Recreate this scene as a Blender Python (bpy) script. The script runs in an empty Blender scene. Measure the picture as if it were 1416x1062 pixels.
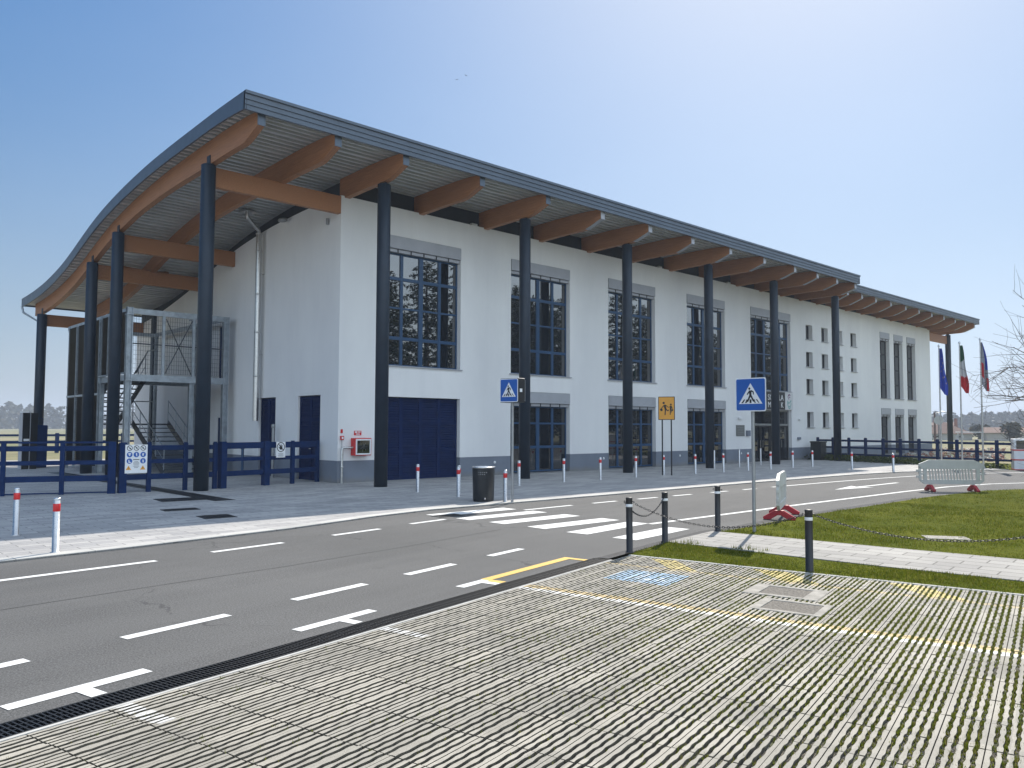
import bpy, bmesh, math, random
import numpy as np
from mathutils import Vector, Matrix
random.seed(7)
PI = math.pi
S = bpy.context.scene
COL = S.collection

# ------------------------------------------------------------------ node helpers
def new_mat(name):
    m = bpy.data.materials.new(name); m.use_nodes = True
    nt = m.node_tree
    return m, nt, nt.nodes['Principled BSDF']

def N(nt, t, **kw):
    n = nt.nodes.new(t)
    for k, v in kw.items():
        if k.startswith('i_'):
            n.inputs[k[2:]].default_value = v
        else:
            setattr(n, k, v)
    return n

def L(nt, a, b):
    nt.links.new(a, b)

def math_n(nt, op, a, b=None, clamp=False):
    n = nt.nodes.new('ShaderNodeMath'); n.operation = op; n.use_clamp = clamp
    for i, v in enumerate((a, b)):
        if v is None: continue
        if isinstance(v, (int, float)): n.inputs[i].default_value = v
        else: nt.links.new(v, n.inputs[i])
    return n.outputs[0]

def mixc(nt, fac, a, b, mode='MIX'):
    n = nt.nodes.new('ShaderNodeMix'); n.data_type = 'RGBA'; n.blend_type = mode
    ins = [n.inputs[0], n.inputs[6], n.inputs[7]]
    for s, v in zip(ins, (fac, a, b)):
        if isinstance(v, (int, float)): s.default_value = v
        elif isinstance(v, (tuple, list)): s.default_value = (*v[:3], 1)
        else: nt.links.new(v, s)
    return n.outputs[2]

def coords(nt, kind='Object'):
    return nt.nodes.new('ShaderNodeTexCoord').outputs[kind]

def noise(nt, vec, scale, detail=4, rough=.55, stretch=None):
    if stretch:
        mp = nt.nodes.new('ShaderNodeMapping'); mp.inputs['Scale'].default_value = stretch
        nt.links.new(vec, mp.inputs['Vector']); vec = mp.outputs[0]
    n = nt.nodes.new('ShaderNodeTexNoise'); n.inputs['Scale'].default_value = scale
    n.inputs['Detail'].default_value = detail; n.inputs['Roughness'].default_value = rough
    nt.links.new(vec, n.inputs['Vector'])
    return n.outputs['Fac']

def ramp(nt, fac, lo, hi, c0=(0, 0, 0), c1=(1, 1, 1)):
    r = nt.nodes.new('ShaderNodeValToRGB')
    r.color_ramp.elements[0].position = lo; r.color_ramp.elements[1].position = hi
    r.color_ramp.elements[0].color = (*c0, 1); r.color_ramp.elements[1].color = (*c1, 1)
    nt.links.new(fac, r.inputs[0])
    return r.outputs[0]

def bump(nt, bs, h, strength=.3, dist=.01):
    b = nt.nodes.new('ShaderNodeBump'); b.inputs['Strength'].default_value = strength
    b.inputs['Distance'].default_value = dist
    nt.links.new(h, b.inputs['Height']); nt.links.new(b.outputs[0], bs.inputs['Normal'])

def simple(name, c, rough=.5, metal=0., var=.12, scale=6., bmp=0., spec=None):
    m, nt, bs = new_mat(name)
    co = coords(nt)
    f = noise(nt, co, scale, 5)
    d = tuple(max(0, x * (1 - var)) for x in c); u = tuple(min(1, x * (1 + var)) for x in c)
    L(nt, ramp(nt, f, .3, .7, d, u), bs.inputs['Base Color'])
    bs.inputs['Roughness'].default_value = rough; bs.inputs['Metallic'].default_value = metal
    if spec is not None: bs.inputs['Specular IOR Level'].default_value = spec
    rr = math_n(nt, 'ADD', math_n(nt, 'MULTIPLY', noise(nt, co, scale * 3, 3), .2), rough - .1, True)
    L(nt, rr, bs.inputs['Roughness'])
    if bmp: bump(nt, bs, noise(nt, co, scale * 12, 4), bmp, .004)
    return m

M = {}
def mk():
    # plaster
    m, nt, bs = new_mat('white_plaster'); co = coords(nt)
    f = noise(nt, co, .55, 6, .6, (1, 1, .45))
    c = ramp(nt, f, .3, .72, (.69, .69, .695), (.79, .79, .78))
    st = noise(nt, co, 2.2, 5, .6, (1.6, 1.6, .1))
    c = mixc(nt, math_n(nt, 'MULTIPLY', ramp(nt, st, .5, .75), .16), c, (.62, .62, .61))
    L(nt, c, bs.inputs['Base Color']); bs.inputs['Roughness'].default_value = .88
    bump(nt, bs, noise(nt, co, 70, 3), .12, .004); M['plaster'] = m
    m, nt, bs = new_mat('grey_plinth_paint'); co = coords(nt)
    c = ramp(nt, noise(nt, co, 1.4, 5), .3, .7, (.15, .172, .213), (.18, .205, .25))
    sz = nt.nodes.new('ShaderNodeSeparateXYZ'); L(nt, co, sz.inputs[0])
    sp_ = math_n(nt, 'SUBTRACT', math_n(nt, 'ADD', math_n(nt, 'MULTIPLY', noise(nt, co, 5, 6, .7, (1, 1, .5)), .42), .02), sz.outputs[2], True)
    c = mixc(nt, math_n(nt, 'MULTIPLY', ramp(nt, sp_, .0, .2), .6), c, (.2, .185, .16))
    L(nt, c, bs.inputs['Base Color']); bs.inputs['Roughness'].default_value = .85; M['plinth'] = m
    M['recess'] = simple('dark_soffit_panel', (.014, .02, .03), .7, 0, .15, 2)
    M['fascia'] = simple('slate_blue_roof_sheet', (.085, .108, .14), .42, .35, .08, 1.2)
    M['rooftop'] = simple('grey_roof_sheet', (.16, .18, .2), .4, .5, .1, 1)
    M['column'] = simple('anthracite_column_paint', (.014, .024, .039), .45, .05, .12, 2.5, 0, .3)
    M['blue'] = simple('dark_blue_fence_paint', (.004, .02, .078), .7, 0, .18, 4, 0, .12)
    M['navy'] = simple('navy_louvre_paint', (.002, .013, .062), .7, 0, .15, 3, 0, .12)
    M['wblue'] = simple('blue_window_frame', (.011, .052, .125), .4, 0, .1, 3)
    M['shutter'] = simple('grey_shutter_box', (.37, .38, .41), .5, .2, .06, 3)
    M['galv'] = simple('galvanised_steel', (.33, .37, .41), .42, .65, .22, 5)
    M['wire'] = simple('dark_steel_wire', (.06, .07, .085), .45, .6, .1, 5)
    M['black'] = simple('black_metal', (.008, .009, .011), .5, .2, .1, 5)
    M['steel'] = simple('brushed_steel', (.55, .55, .54), .3, .85, .1, 12)
    M['cap'] = simple('bright_steel', (.62, .62, .62), .25, .9, .06, 12)
    M['red'] = simple('red_reflective_band', (.55, .012, .016), .4, 0, .1, 8)
    M['redplastic'] = simple('red_plastic', (.36, .012, .022), .45, 0, .15, 5)
    M['pearl'] = simple('pale_grey_plastic', (.52, .52, .49), .5, 0, .08, 4)
    M['white'] = simple('white_paint', (.74, .75, .76), .5, 0, .05, 6)
    M['signblue'] = simple('sign_blue', (.003, .085, .37), .35, 0, .05, 4)
    M['signyellow'] = simple('sign_amber', (.72, .33, .035), .4, 0, .05, 4)
    M['signblack'] = simple('sign_black', (.008, .008, .01), .45, 0, .05, 4)
    M['greypole'] = simple('grey_sign_pole', (.3, .31, .32), .45, .6, .12, 8)
    M['binm'] = simple('charcoal_bin_steel', (.014, .018, .023), .4, .3, .15, 6)
    M['rubber'] = simple('black_post_plastic', (.012, .012, .014), .5, 0, .2, 6)
    M['chain'] = simple('chain_steel', (.035, .036, .04), .45, .6, .2, 20)
    M['castiron'] = simple('cast_iron', (.022, .024, .027), .62, .3, .3, 12, .3)
    M['concrete'] = simple('pale_concrete', (.43, .42, .39), .9, 0, .14, 5, .2)
    M['plaque'] = simple('bronze_plaque', (.16, .165, .16), .5, .2, .08, 5)
    M['teal'] = simple('teal_ink', (.06, .3, .28), .5); M['plum'] = simple('plum_ink', (.16, .05, .13), .5)
    M['brick'] = simple('pink_brick', (.30, .145, .105), .9, 0, .15, 3)
    M['tile'] = simple('roof_tile', (.11, .06, .045), .9, 0, .2, 3)
    M['render'] = simple('pale_render', (.5, .47, .42), .9, 0, .1, 1)
    M['bark'] = simple('bark', (.085, .07, .055), .9, 0, .3, 10, .4)
    M['twig'] = simple('grey_twig', (.075, .062, .058), .85, 0, .25, 10)
    for n, c in dict(eu=(.02, .06, .42), star=(.8, .6, .05), green=(.015, .11, .05), fwhite=(.6, .6, .6), fred=(.55, .02, .03)).items():
        M[n] = simple('flag_' + n, c, .8, 0, .06, 6)
    # glulam
    m, nt, bs = new_mat('glulam_timber'); co = coords(nt)
    g1 = noise(nt, co, 5, 6, .6, (5, .35, 9)); g2 = noise(nt, co, 1.3, 3)
    c = ramp(nt, g1, .28, .72, (.3, .122, .047), (.52, .245, .108))
    c = mixc(nt, math_n(nt, 'MULTIPLY', g2, .35), c, (.25, .105, .05))
    sx = nt.nodes.new('ShaderNodeSeparateXYZ'); L(nt, co, sx.inputs[0])
    fr = math_n(nt, 'FRACT', math_n(nt, 'MULTIPLY', sx.outputs[2], 25.))
    oi = nt.nodes.new('ShaderNodeObjectInfo')
    c = mixc(nt, 1., c, ramp(nt, oi.outputs['Random'], 0, 1, (.8, .78, .76), (1, 1, 1)), 'MULTIPLY')
    knots = noise(nt, co, 9, 4, .6, (4, .6, 6)); c = mixc(nt, math_n(nt, 'MULTIPLY', ramp(nt, knots, .6, .72), .5), c, (.12, .045, .018))
    ln = math_n(nt, 'LESS_THAN', fr, .07)
    c = mixc(nt, math_n(nt, 'MULTIPLY', ln, .35), c, (.09, .035, .02))
    L(nt, c, bs.inputs['Base Color']); bs.inputs['Roughness'].default_value = .55
    bump(nt, bs, g1, .08, .004); M['wood'] = m
    # corrugated soffit
    m, nt, bs = new_mat('corrugated_soffit'); co = coords(nt)
    f = noise(nt, co, 3, 4, .6, (.3, 6, 1))
    L(nt, ramp(nt, f, .3, .7, (.5, .52, .52), (.68, .69, .68)), bs.inputs['Base Color'])
    bs.inputs['Metallic'].default_value = .35; bs.inputs['Roughness'].default_value = .42; M['soffit'] = m
    M['paverside'] = simple('soil_stained_concrete', (.115, .1, .075), .95, 0, .5, 30); M['coverrim'] = simple('weathered_cover_concrete', (.29, .27, .235), .95, 0, .25, 9, .3)
    M['valley'] = simple('soffit_valley_shade', (.12, .127, .132), .6, .2, .15, 3)  # darker colour for the rib valleys, painting in the shade between the ribs
    # window glass, tinted solar coating: strong mirror
    m, nt, bs = new_mat('tinted_window_glass'); co = coords(nt)
    bs.inputs['Base Color'].default_value = (.006, .009, .013, 1)
    bs.inputs['Roughness'].default_value = .012; bs.inputs['IOR'].default_value = 2.55
    bump(nt, bs, noise(nt, co, .9, 2), .05, .02); M['glass'] = m
    m, nt, bs = new_mat('clear_window_glass'); co = coords(nt)
    bs.inputs['Base Color'].default_value = (.008, .011, .016, 1)
    bs.inputs['Roughness'].default_value = .015; bs.inputs['IOR'].default_value = 1.9
    bump(nt, bs, noise(nt, co, .9, 2), .05, .02); M['glass2'] = m
    # asphalt
    m, nt, bs = new_mat('asphalt'); co = coords(nt)
    big = noise(nt, co, .35, 5, .6); mid = noise(nt, co, 2.6, 5, .65, (.6, 1.4, 1)); fine = noise(nt, co, 70, 3, .75); fin2 = noise(nt, co, 38, 4, .7)
    c = ramp(nt, big, .3, .7, (.075, .0745, .0735), (.1, .0985, .096))
    c = mixc(nt, math_n(nt, 'MULTIPLY', ramp(nt, mid, .42, .66), .32), c, (.079, .077, .074))
    c = mixc(nt, .75, c, ramp(nt, fine, .36, .64, (.16, .16, .16), (.9, .9, .9)), 'OVERLAY')
    c = mixc(nt, .5, c, ramp(nt, fin2, .34, .66, (.3, .3, .3), (.7, .7, .7)), 'OVERLAY')
    rm = nt.nodes.new('ShaderNodeMapping'); rm.inputs['Rotation'].default_value = (0, 0, -math.radians(12)); L(nt, co, rm.inputs[0])
    trk = noise(nt, rm.outputs[0], 1., 4, .6, (.07, 1.1, 1)); c = mixc(nt, math_n(nt, 'MULTIPLY', ramp(nt, trk, .46, .62), .22), c, (.14, .138, .133))
    oil = noise(nt, co, 1.1, 3, .5); c = mixc(nt, math_n(nt, 'MULTIPLY', ramp(nt, oil, .68, .74), .35), c, (.05, .05, .05))
    vor = N(nt, 'ShaderNodeTexVoronoi', feature='DISTANCE_TO_EDGE'); vor.inputs['Scale'].default_value = .22
    wv = nt.nodes.new('ShaderNodeVectorMath'); wv.operation = 'ADD'
    nz = N(nt, 'ShaderNodeTexNoise'); nz.inputs['Scale'].default_value = 1.4; nz.inputs['Detail'].default_value = 6
    L(nt, co, nz.inputs['Vector']); L(nt, co, wv.inputs[0]); L(nt, nz.outputs['Color'], wv.inputs[1]); L(nt, wv.outputs[0], vor.inputs['Vector'])
    ck = math_n(nt, 'LESS_THAN', vor.outputs['Distance'], .0035)
    ck = math_n(nt, 'MULTIPLY', ck, ramp(nt, noise(nt, co, .5, 2), .5, .56))
    c = mixc(nt, math_n(nt, 'MULTIPLY', ck, .55), c, (.03, .03, .032))
    L(nt, c, bs.inputs['Base Color']); bs.inputs['Roughness'].default_value = .9
    bs.inputs['Specular IOR Level'].default_value = .3
    bump(nt, bs, fine, .4, .006); M['asphalt'] = m
    # road paint (worn)
    def paint(name, c0, c1):
        m, nt, bs = new_mat(name); co = coords(nt)
        f = noise(nt, co, 22, 6, .7); g = noise(nt, co, 90, 3, .7)
        w = math_n(nt, 'MULTIPLY', ramp(nt, f, .5, .66), ramp(nt, g, .4, .58))
        c = mixc(nt, math_n(nt, 'MULTIPLY', w, .6), c0, c1)
        c = mixc(nt, math_n(nt, 'MULTIPLY', ramp(nt, noise(nt, co, 1.3, 4), .4, .75), .22), c, tuple(x * .7 for x in c0))
        L(nt, c, bs.inputs['Base Color']); bs.inputs['Roughness'].default_value = .8
        bump(nt, bs, g, .25, .004)
        return m
    M['paintw'] = paint('worn_white_road_paint', (.66, .66, .64), (.2, .2, .2))
    M['painty'] = paint('worn_yellow_road_paint', (.62, .4, .09), (.25, .2, .12))
    # tiled paving
    def tiles(name, c0, c1, mortar, bw, rh, rot=0., sat=.5, msize=.008):
        m, nt, bs = new_mat(name); co = coords(nt)
        mp = nt.nodes.new('ShaderNodeMapping'); mp.inputs['Rotation'].default_value = (0, 0, rot); L(nt, co, mp.inputs[0])
        b = N(nt, 'ShaderNodeTexBrick'); L(nt, mp.outputs[0], b.inputs['Vector'])
        b.inputs['Scale'].default_value = 1; b.inputs['Brick Width'].default_value = bw; b.inputs['Row Height'].default_value = rh
        b.inputs['Mortar Size'].default_value = msize; b.inputs['Mortar Smooth'].default_value = .3; b.inputs['Bias'].default_value = 0
        b.inputs['Color1'].default_value = (*c0, 1); b.inputs['Color2'].default_value = (*c1, 1); b.inputs['Mortar'].default_value = (*mortar, 1)
        f = noise(nt, co, .7, 6, .62); g = noise(nt, co, 60, 3, .7)
        c = mixc(nt, .8, b.outputs['Color'], ramp(nt, f, .25, .75, (.36, .36, .37), (.62, .615, .61)), 'OVERLAY')
        c = mixc(nt, .5, c, ramp(nt, g, .3, .7, (.38, .38, .38), (.62, .62, .62)), 'OVERLAY')
        dirt = noise(nt, co, 1.7, 6, .7)
        c = mixc(nt, math_n(nt, 'MULTIPLY', ramp(nt, dirt, .56, .7), .35), c, tuple(x * .55 for x in c0))
        L(nt, c, bs.inputs['Base Color']); bs.inputs['Roughness'].default_value = .85
        bump(nt, bs, math_n(nt, 'ADD', math_n(nt, 'MULTIPLY', b.outputs['Fac'], -1.), math_n(nt, 'MULTIPLY', g, .3)), .35, .006)
        return m
    M['plaza'] = tiles('grey_stone_paving', (.395, .383, .365), (.28, .276, .272), (.12, .118, .116), .62, .2)
    M['path'] = tiles('pale_path_paving', (.30, .288, .262), (.225, .216, .2), (.1, .095, .085), .52, .3, math.radians(83), .5, .012)
    M['kerb'] = tiles('pale_kerb_stone', (.45, .44, .41), (.39, .385, .36), (.2, .2, .19), 1.0, 5)
    M['farpaver'] = tiles('worn_paver_field', (.4, .395, .37), (.34, .335, .31), (.1, .1, .06), .49, .06, -math.radians(13), .5, .012)
    # soil + gravel under the pavers
    m, nt, bs = new_mat('gravel_soil'); co = coords(nt)
    v = N(nt, 'ShaderNodeTexVoronoi'); v.inputs['Scale'].default_value = 75; L(nt, co, v.inputs['Vector'])
    c = ramp(nt, v.outputs['Distance'], .05, .6, (.24, .21, .155), (.03, .026, .018))
    so = nt.nodes.new('ShaderNodeSeparateXYZ'); L(nt, co, so.inputs[0])
    ms = math_n(nt, 'ADD', noise(nt, co, 3, 5, .7), math_n(nt, 'MULTIPLY', math_n(nt, 'SUBTRACT', so.outputs[0], 6.), .035))
    c = mixc(nt, math_n(nt, 'MULTIPLY', ramp(nt, ms, .45, .6), .7), c, (.075, .088, .026))
    L(nt, c, bs.inputs['Base Color']); bs.inputs['Roughness'].default_value = .95
    bump(nt, bs, v.outputs['Distance'], .8, .01); M['soil'] = m
    # grass base + blades
    m, nt, bs = new_mat('lawn_turf'); co = coords(nt)
    a = noise(nt, co, .8, 6, .65); b_ = noise(nt, co, 30, 4, .7)
    c = ramp(nt, a, .32, .68, (.055, .07, .005), (.1, .104, .011))
    c = mixc(nt, .85, c, ramp(nt, b_, .3, .7, (.15, .17, .1), (.85, .85, .7)), 'OVERLAY')
    L(nt, c, bs.inputs['Base Color']); bs.inputs['Roughness'].default_value = 1; bs.inputs['Specular IOR Level'].default_value = .04; bump(nt, bs, b_, .8, .02); M['turf'] = m
    def leafy(name, stops, transl=.35, rough=.6):
        m, nt, bs = new_mat(name)
        g = nt.nodes.new('ShaderNodeNewGeometry')
        r = nt.nodes.new('ShaderNodeValToRGB'); cr = r.color_ramp
        cr.elements[0].color = (*stops[0], 1); cr.elements[1].color = (*stops[-1], 1)
        for i, s in enumerate(stops[1:-1]):
            e = cr.elements.new((i + 1) / (len(stops) - 1)); e.color = (*s, 1)
        L(nt, g.outputs['Random Per Island'], r.inputs[0])
        L(nt, r.outputs[0], bs.inputs['Base Color']); bs.inputs['Roughness'].default_value = rough
        bs.inputs['Specular IOR Level'].default_value = .08
        if transl:
            t = nt.nodes.new('ShaderNodeBsdfTranslucent'); L(nt, r.outputs[0], t.inputs[0])
            mx = nt.nodes.new('ShaderNodeMixShader'); mx.inputs[0].default_value = transl
            L(nt, bs.outputs[0], mx.inputs[1]); L(nt, t.outputs[0], mx.inputs[2])
            L(nt, mx.outputs[0], nt.nodes['Material Output'].inputs['Surface'])
        return m
    M['blade'] = leafy('grass_blade', [(.05, .076, .004), (.088, .112, .007), (.12, .138, .011), (.16, .145, .03)], .52)
    M['weed'] = leafy('weed_blade', [(.07, .1, .006), (.12, .15, .012), (.17, .18, .03), (.2, .17, .06)], .5)
    M['needle'] = leafy('conifer_needle', [(.018, .034, .014), (.035, .052, .02), (.055, .065, .022)], .15)
    M['shrub'] = leafy('shrub_leaf', [(.025, .045, .014), (.05, .075, .02), (.085, .1, .03)], .3)
    M['wood_far'] = leafy('woodland_leaf', [(.05, .055, .04), (.075, .075, .05), (.1, .09, .06)], 0.1)
    M['pebble'] = leafy('pebble_stone', [(.12, .11, .09), (.26, .24, .2), (.4, .38, .33)], 0)
    # field
    m, nt, bs = new_mat('far_field'); co = coords(nt)
    a = noise(nt, co, .02, 6, .6, (1, 3, 1)); b_ = noise(nt, co, 1.2, 5, .7)
    c = ramp(nt, a, .38, .62, (.10, .115, .035), (.24, .2, .11))
    c = mixc(nt, .6, c, ramp(nt, b_, .3, .7, (.3, .3, .3), (.7, .7, .7)), 'OVERLAY')
    L(nt, c, bs.inputs['Base Color']); bs.inputs['Roughness'].default_value = 1; M['field'] = m
    # pavers with paint (object x = along the strips, y = across)
    m, nt, bs = new_mat('grass_paver_concrete'); co = coords(nt)
    sx = nt.nodes.new('ShaderNodeSeparateXYZ'); L(nt, co, sx.inputs[0]); U, V = sx.outputs[0], sx.outputs[1]
    big = noise(nt, co, .9, 5, .65); fine = noise(nt, co, 110, 3, .7); mid = noise(nt, co, 7, 5, .7)
    c = ramp(nt, big, .3, .7, (.27, .252, .214), (.375, .35, .302))
    c = mixc(nt, math_n(nt, 'MULTIPLY', ramp(nt, mid, .5, .7), .4), c, (.205, .188, .155))
    cell = N(nt, 'ShaderNodeTexBrick'); cell.inputs['Scale'].default_value = 1; cell.inputs['Brick Width'].default_value = .49
    cell.inputs['Row Height'].default_value = .245; cell.inputs['Mortar Size'].default_value = 0; cell.offset = 0
    cell.inputs['Color1'].default_value = (.38, .38, .375, 1); cell.inputs['Color2'].default_value = (.59, .58, .56, 1); L(nt, co, cell.inputs['Vector'])
    c = mixc(nt, .8, c, cell.outputs['Color'], 'OVERLAY')
    c = mixc(nt, .55, c, ramp(nt, fine, .3, .7, (.33, .33, .33), (.67, .67, .67)), 'OVERLAY')
    wob = math_n(nt, 'MULTIPLY', math_n(nt, 'SUBTRACT', noise(nt, co, 26, 3), .5), .05)
    def rng(x, a, b):
        return math_n(nt, 'MULTIPLY', math_n(nt, 'GREATER_THAN', x, a), math_n(nt, 'LESS_THAN', x, b))
    def mul(*a):
        r = a[0]
        for q in a[1:]: r = math_n(nt, 'MULTIPLY', r, q)
        return r
    Uw = math_n(nt, 'ADD', U, wob); Vw = math_n(nt, 'ADD', V, wob)
    wear = ramp(nt, noise(nt, co, 9, 6, .75), .36, .62); fade = ramp(nt, mid, .34, .66)
    D = math_n(nt, 'SUBTRACT', Vw, math_n(nt, 'MULTIPLY', U, .88))
    yel = mul(rng(Uw, 7.678, 7.815), rng(V, -9, 5.03))
    hat = mul(rng(U, 9.72, 10.34), math_n(nt, 'ADD', math_n(nt, 'ADD', rng(D, -4.82, -4.44), rng(D, -6.3, -5.85)), math_n(nt, 'ADD', rng(D, -7.8, -7.4), rng(D, -9.25, -8.85))))
    y2 = mul(rng(Uw, 9.62, 9.71), rng(V, -9, 5.0))
    wh = mul(rng(Uw, 7.565, 7.675), rng(V, -9, 5.02))
    tee = math_n(nt, 'MAXIMUM', mul(rng(Uw, 2.9, 3.02), rng(V, 4.52, 5.02)), mul(rng(Uw, 5.33, 5.44), rng(V, 4.52, 5.02)))
    blu = mul(rng(Uw, 8.66, 9.38), rng(Vw, 3.71, 4.52))
    du = math_n(nt, 'SUBTRACT', U, 9.0); dv = math_n(nt, 'SUBTRACT', V, 4.06)
    rad = math_n(nt, 'SQRT', math_n(nt, 'ADD', math_n(nt, 'MULTIPLY', du, du), math_n(nt, 'MULTIPLY', dv, dv)))
    sym = math_n(nt, 'MAXIMUM', mul(rng(rad, .11, .17), math_n(nt, 'LESS_THAN', U, 9.08)), math_n(nt, 'MAXIMUM', mul(rng(U, 9.02, 9.24), rng(V, 4.12, 4.19)), mul(rng(U, 9.26, 9.33), rng(V, 4.15, 4.24))))
    sym = math_n(nt, 'MAXIMUM', sym, mul(rng(U, 8.86, 8.95), rng(V, 3.84, 4.1)))
    c = mixc(nt, mul(blu, math_n(nt, 'ADD', math_n(nt, 'MULTIPLY', fade, .5), .4)), c, (.3, .48, .66))
    c = mixc(nt, mul(sym, wear, .9), c, (.7, .72, .74))
    c = mixc(nt, mul(wh, math_n(nt, 'ADD', math_n(nt, 'MULTIPLY', wear, .4), .5)), c, (.72, .71, .68))
    c = mixc(nt, mul(tee, math_n(nt, 'ADD', math_n(nt, 'MULTIPLY', wear, .55), .2)), c, (.74, .74, .73))
    c = mixc(nt, mul(yel, math_n(nt, 'ADD', math_n(nt, 'MULTIPLY', wear, .4), .5)), c, (.62, .46, .21))
    c = mixc(nt, mul(math_n(nt, 'MAXIMUM', y2, 0.), math_n(nt, 'ADD', math_n(nt, 'MULTIPLY', wear, .5), .2)), c, (.6, .45, .2))
    c = mixc(nt, mul(hat, math_n(nt, 'ADD', math_n(nt, 'MULTIPLY', wear, .4), .45)), c, (.64, .5, .15))
    L(nt, c, bs.inputs['Base Color']); bs.inputs['Roughness'].default_value = .9
    bump(nt, bs, fine, .3, .004); M['paver'] = m
mk()

# ------------------------------------------------------------------ mesh builder
class MB:
    def __init__(s):
        s.v = []; s.f = []; s.m = []; s.sm = []
    def add(s, vs, fs, mi=0, smooth=False):
        o = len(s.v); s.v += [tuple(p) for p in vs]
        for f in fs:
            s.f.append(tuple(i + o for i in f)); s.m.append(mi); s.sm.append(smooth)
        return s
    def box(s, a, b, mi=0):
        x0, y0, z0 = a; x1, y1, z1 = b
        return s.add([(x0, y0, z0), (x1, y0, z0), (x1, y1, z0), (x0, y1, z0), (x0, y0, z1), (x1, y0, z1), (x1, y1, z1), (x0, y1, z1)],
                     [(0, 3, 2, 1), (4, 5, 6, 7), (0, 1, 5, 4), (1, 2, 6, 5), (2, 3, 7, 6), (3, 0, 4, 7)], mi)
    def bar(s, p, q, w, h, mi=0, up=(0, 0, 1)):
        p = Vector(p); q = Vector(q); d = (q - p).normalized(); up = Vector(up)
        if abs(d.dot(up)) > .98: up = Vector((0, 1, 0))
        r = d.cross(up).normalized(); u = r.cross(d)
        vs = []
        for c in (p, q):
            for a, b in ((-1, -1), (1, -1), (1, 1), (-1, 1)):
                vs.append(c + r * (a * w / 2) + u * (b * h / 2))
        return s.add(vs, [(0, 3, 2, 1), (4, 5, 6, 7), (0, 1, 5, 4), (1, 2, 6, 5), (2, 3, 7, 6), (3, 0, 4, 7)], mi)
    def tube(s, pts, rad, n=8, mi=0, caps=True, smooth=True):
        pts = [Vector(p) for p in pts]
        if isinstance(rad, (int, float)): rad = [rad] * len(pts)
        vs = []; r0 = None
        for i, p in enumerate(pts):
            d = (pts[min(i + 1, len(pts) - 1)] - pts[max(i - 1, 0)]).normalized()
            if r0 is None:
                r0 = d.orthogonal().normalized()
            else:
                r0 = (r0 - d * r0.dot(d)).normalized()
            b = d.cross(r0)
            for k in range(n):
                a = 2 * PI * k / n
                vs.append(p + (r0 * math.cos(a) + b * math.sin(a)) * rad[i])
        fs = []
        for i in range(len(pts) - 1):
            for k in range(n):
                k2 = (k + 1) % n
                fs.append((i * n + k, i * n + k2, (i + 1) * n + k2, (i + 1) * n + k))
        s.add(vs, fs, mi, smooth)
        if caps:
            o = len(vs); s.add(vs[:n], [tuple(reversed(range(n)))], mi); s.add(vs[-n:], [tuple(range(n))], mi)
        return s
    def lathe(s, c, prof, n=24, mi=0, sx=1, sy=1, rot=0):
        vs = []; cr, sr = math.cos(rot), math.sin(rot)
        for r, z in prof:
            for k in range(n):
                a = 2 * PI * k / n; x = r * math.cos(a) * sx; y = r * math.sin(a) * sy
                vs.append((c[0] + x * cr - y * sr, c[1] + x * sr + y * cr, c[2] + z))
        fs = [(i * n + k, i * n + (k + 1) % n, (i + 1) * n + (k + 1) % n, (i + 1) * n + k) for i in range(len(prof) - 1) for k in range(n)]
        return s.add(vs, fs, mi, True)
    def prism(s, poly, fr, d0, d1, mi=0):
        """poly of (u,v) in frame fr=(origin,ux,uy,n); from depth d0 to d1 along n"""
        o, ux, uy, nn = fr; k = len(poly)
        vs = [o + ux * u + uy * v + nn * d0 for u, v in poly] + [o + ux * u + uy * v + nn * d1 for u, v in poly]
        ar = sum(poly[i][0] * poly[(i + 1) % k][1] - poly[(i + 1) % k][0] * poly[i][1] for i in range(k))
        fs = [tuple(range(k, 2 * k)), tuple(reversed(range(k)))] + [(i, (i + 1) % k, (i + 1) % k + k, i + k) for i in range(k)]
        if ar < 0: fs = [tuple(reversed(f)) for f in fs]
        return s.add(vs, fs, mi)
    def quad(s, a, b, c, d, mi=0):
        return s.add([a, b, c, d], [(0, 1, 2, 3)], mi)
    def build(s, name, mats, parent=None, bevel=0, loc=None, rotz=0):
        me = bpy.data.meshes.new(name)
        me.from_pydata(s.v, [], s.f)
        if not isinstance(mats, (list, tuple)): mats = [mats]
        for m in mats: me.materials.append(m)
        me.polygons.foreach_set('material_index', s.m)
        me.polygons.foreach_set('use_smooth', s.sm)
        me.update()
        o = bpy.data.objects.new(name, me); COL.objects.link(o)
        if parent: o.parent = parent
        if loc is not None: o.location = loc
        o.rotation_euler.z = rotz
        if bevel:
            b = o.modifiers.new('edge', 'BEVEL'); b.width = bevel; b.segments = 2; b.limit_method = 'ANGLE'
        return o

def tag(o, label=None, cat=None, group=None, kind=None):
    if label: o['label'] = label
    if cat: o['category'] = cat
    if group: o['group'] = group
    if kind: o['kind'] = kind
    return o
def empty(name, label, cat, loc=(0, 0, 0), rz=0, group=None):
    o = bpy.data.objects.new(name, None); COL.objects.link(o); o.location = loc; o.rotation_euler.z = rz
    o.empty_display_size = .2
    return tag(o, label, cat, group)
KIDS = {}
def copy_tree(o, parent=None):
    c = o.copy(); COL.objects.link(c); c.parent = parent
    for ch in [x for x in COL.objects if x.parent == o]: copy_tree(ch, c)
    return c
def struct(o): o['kind'] = 'structure'; return o
def sheet(name, poly, z, mat, thick=0):
    b = MB(); n = len(poly)
    b.add([(x, y, z) for x, y in poly], [tuple(range(n))])
    if thick:
        for i in range(n):
            p, q = poly[i], poly[(i + 1) % n]
            b.add([(p[0], p[1], z), (q[0], q[1], z), (q[0], q[1], z - thick), (p[0], p[1], z - thick)], [(3, 2, 1, 0)])
    return b.build(name, mat)
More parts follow.
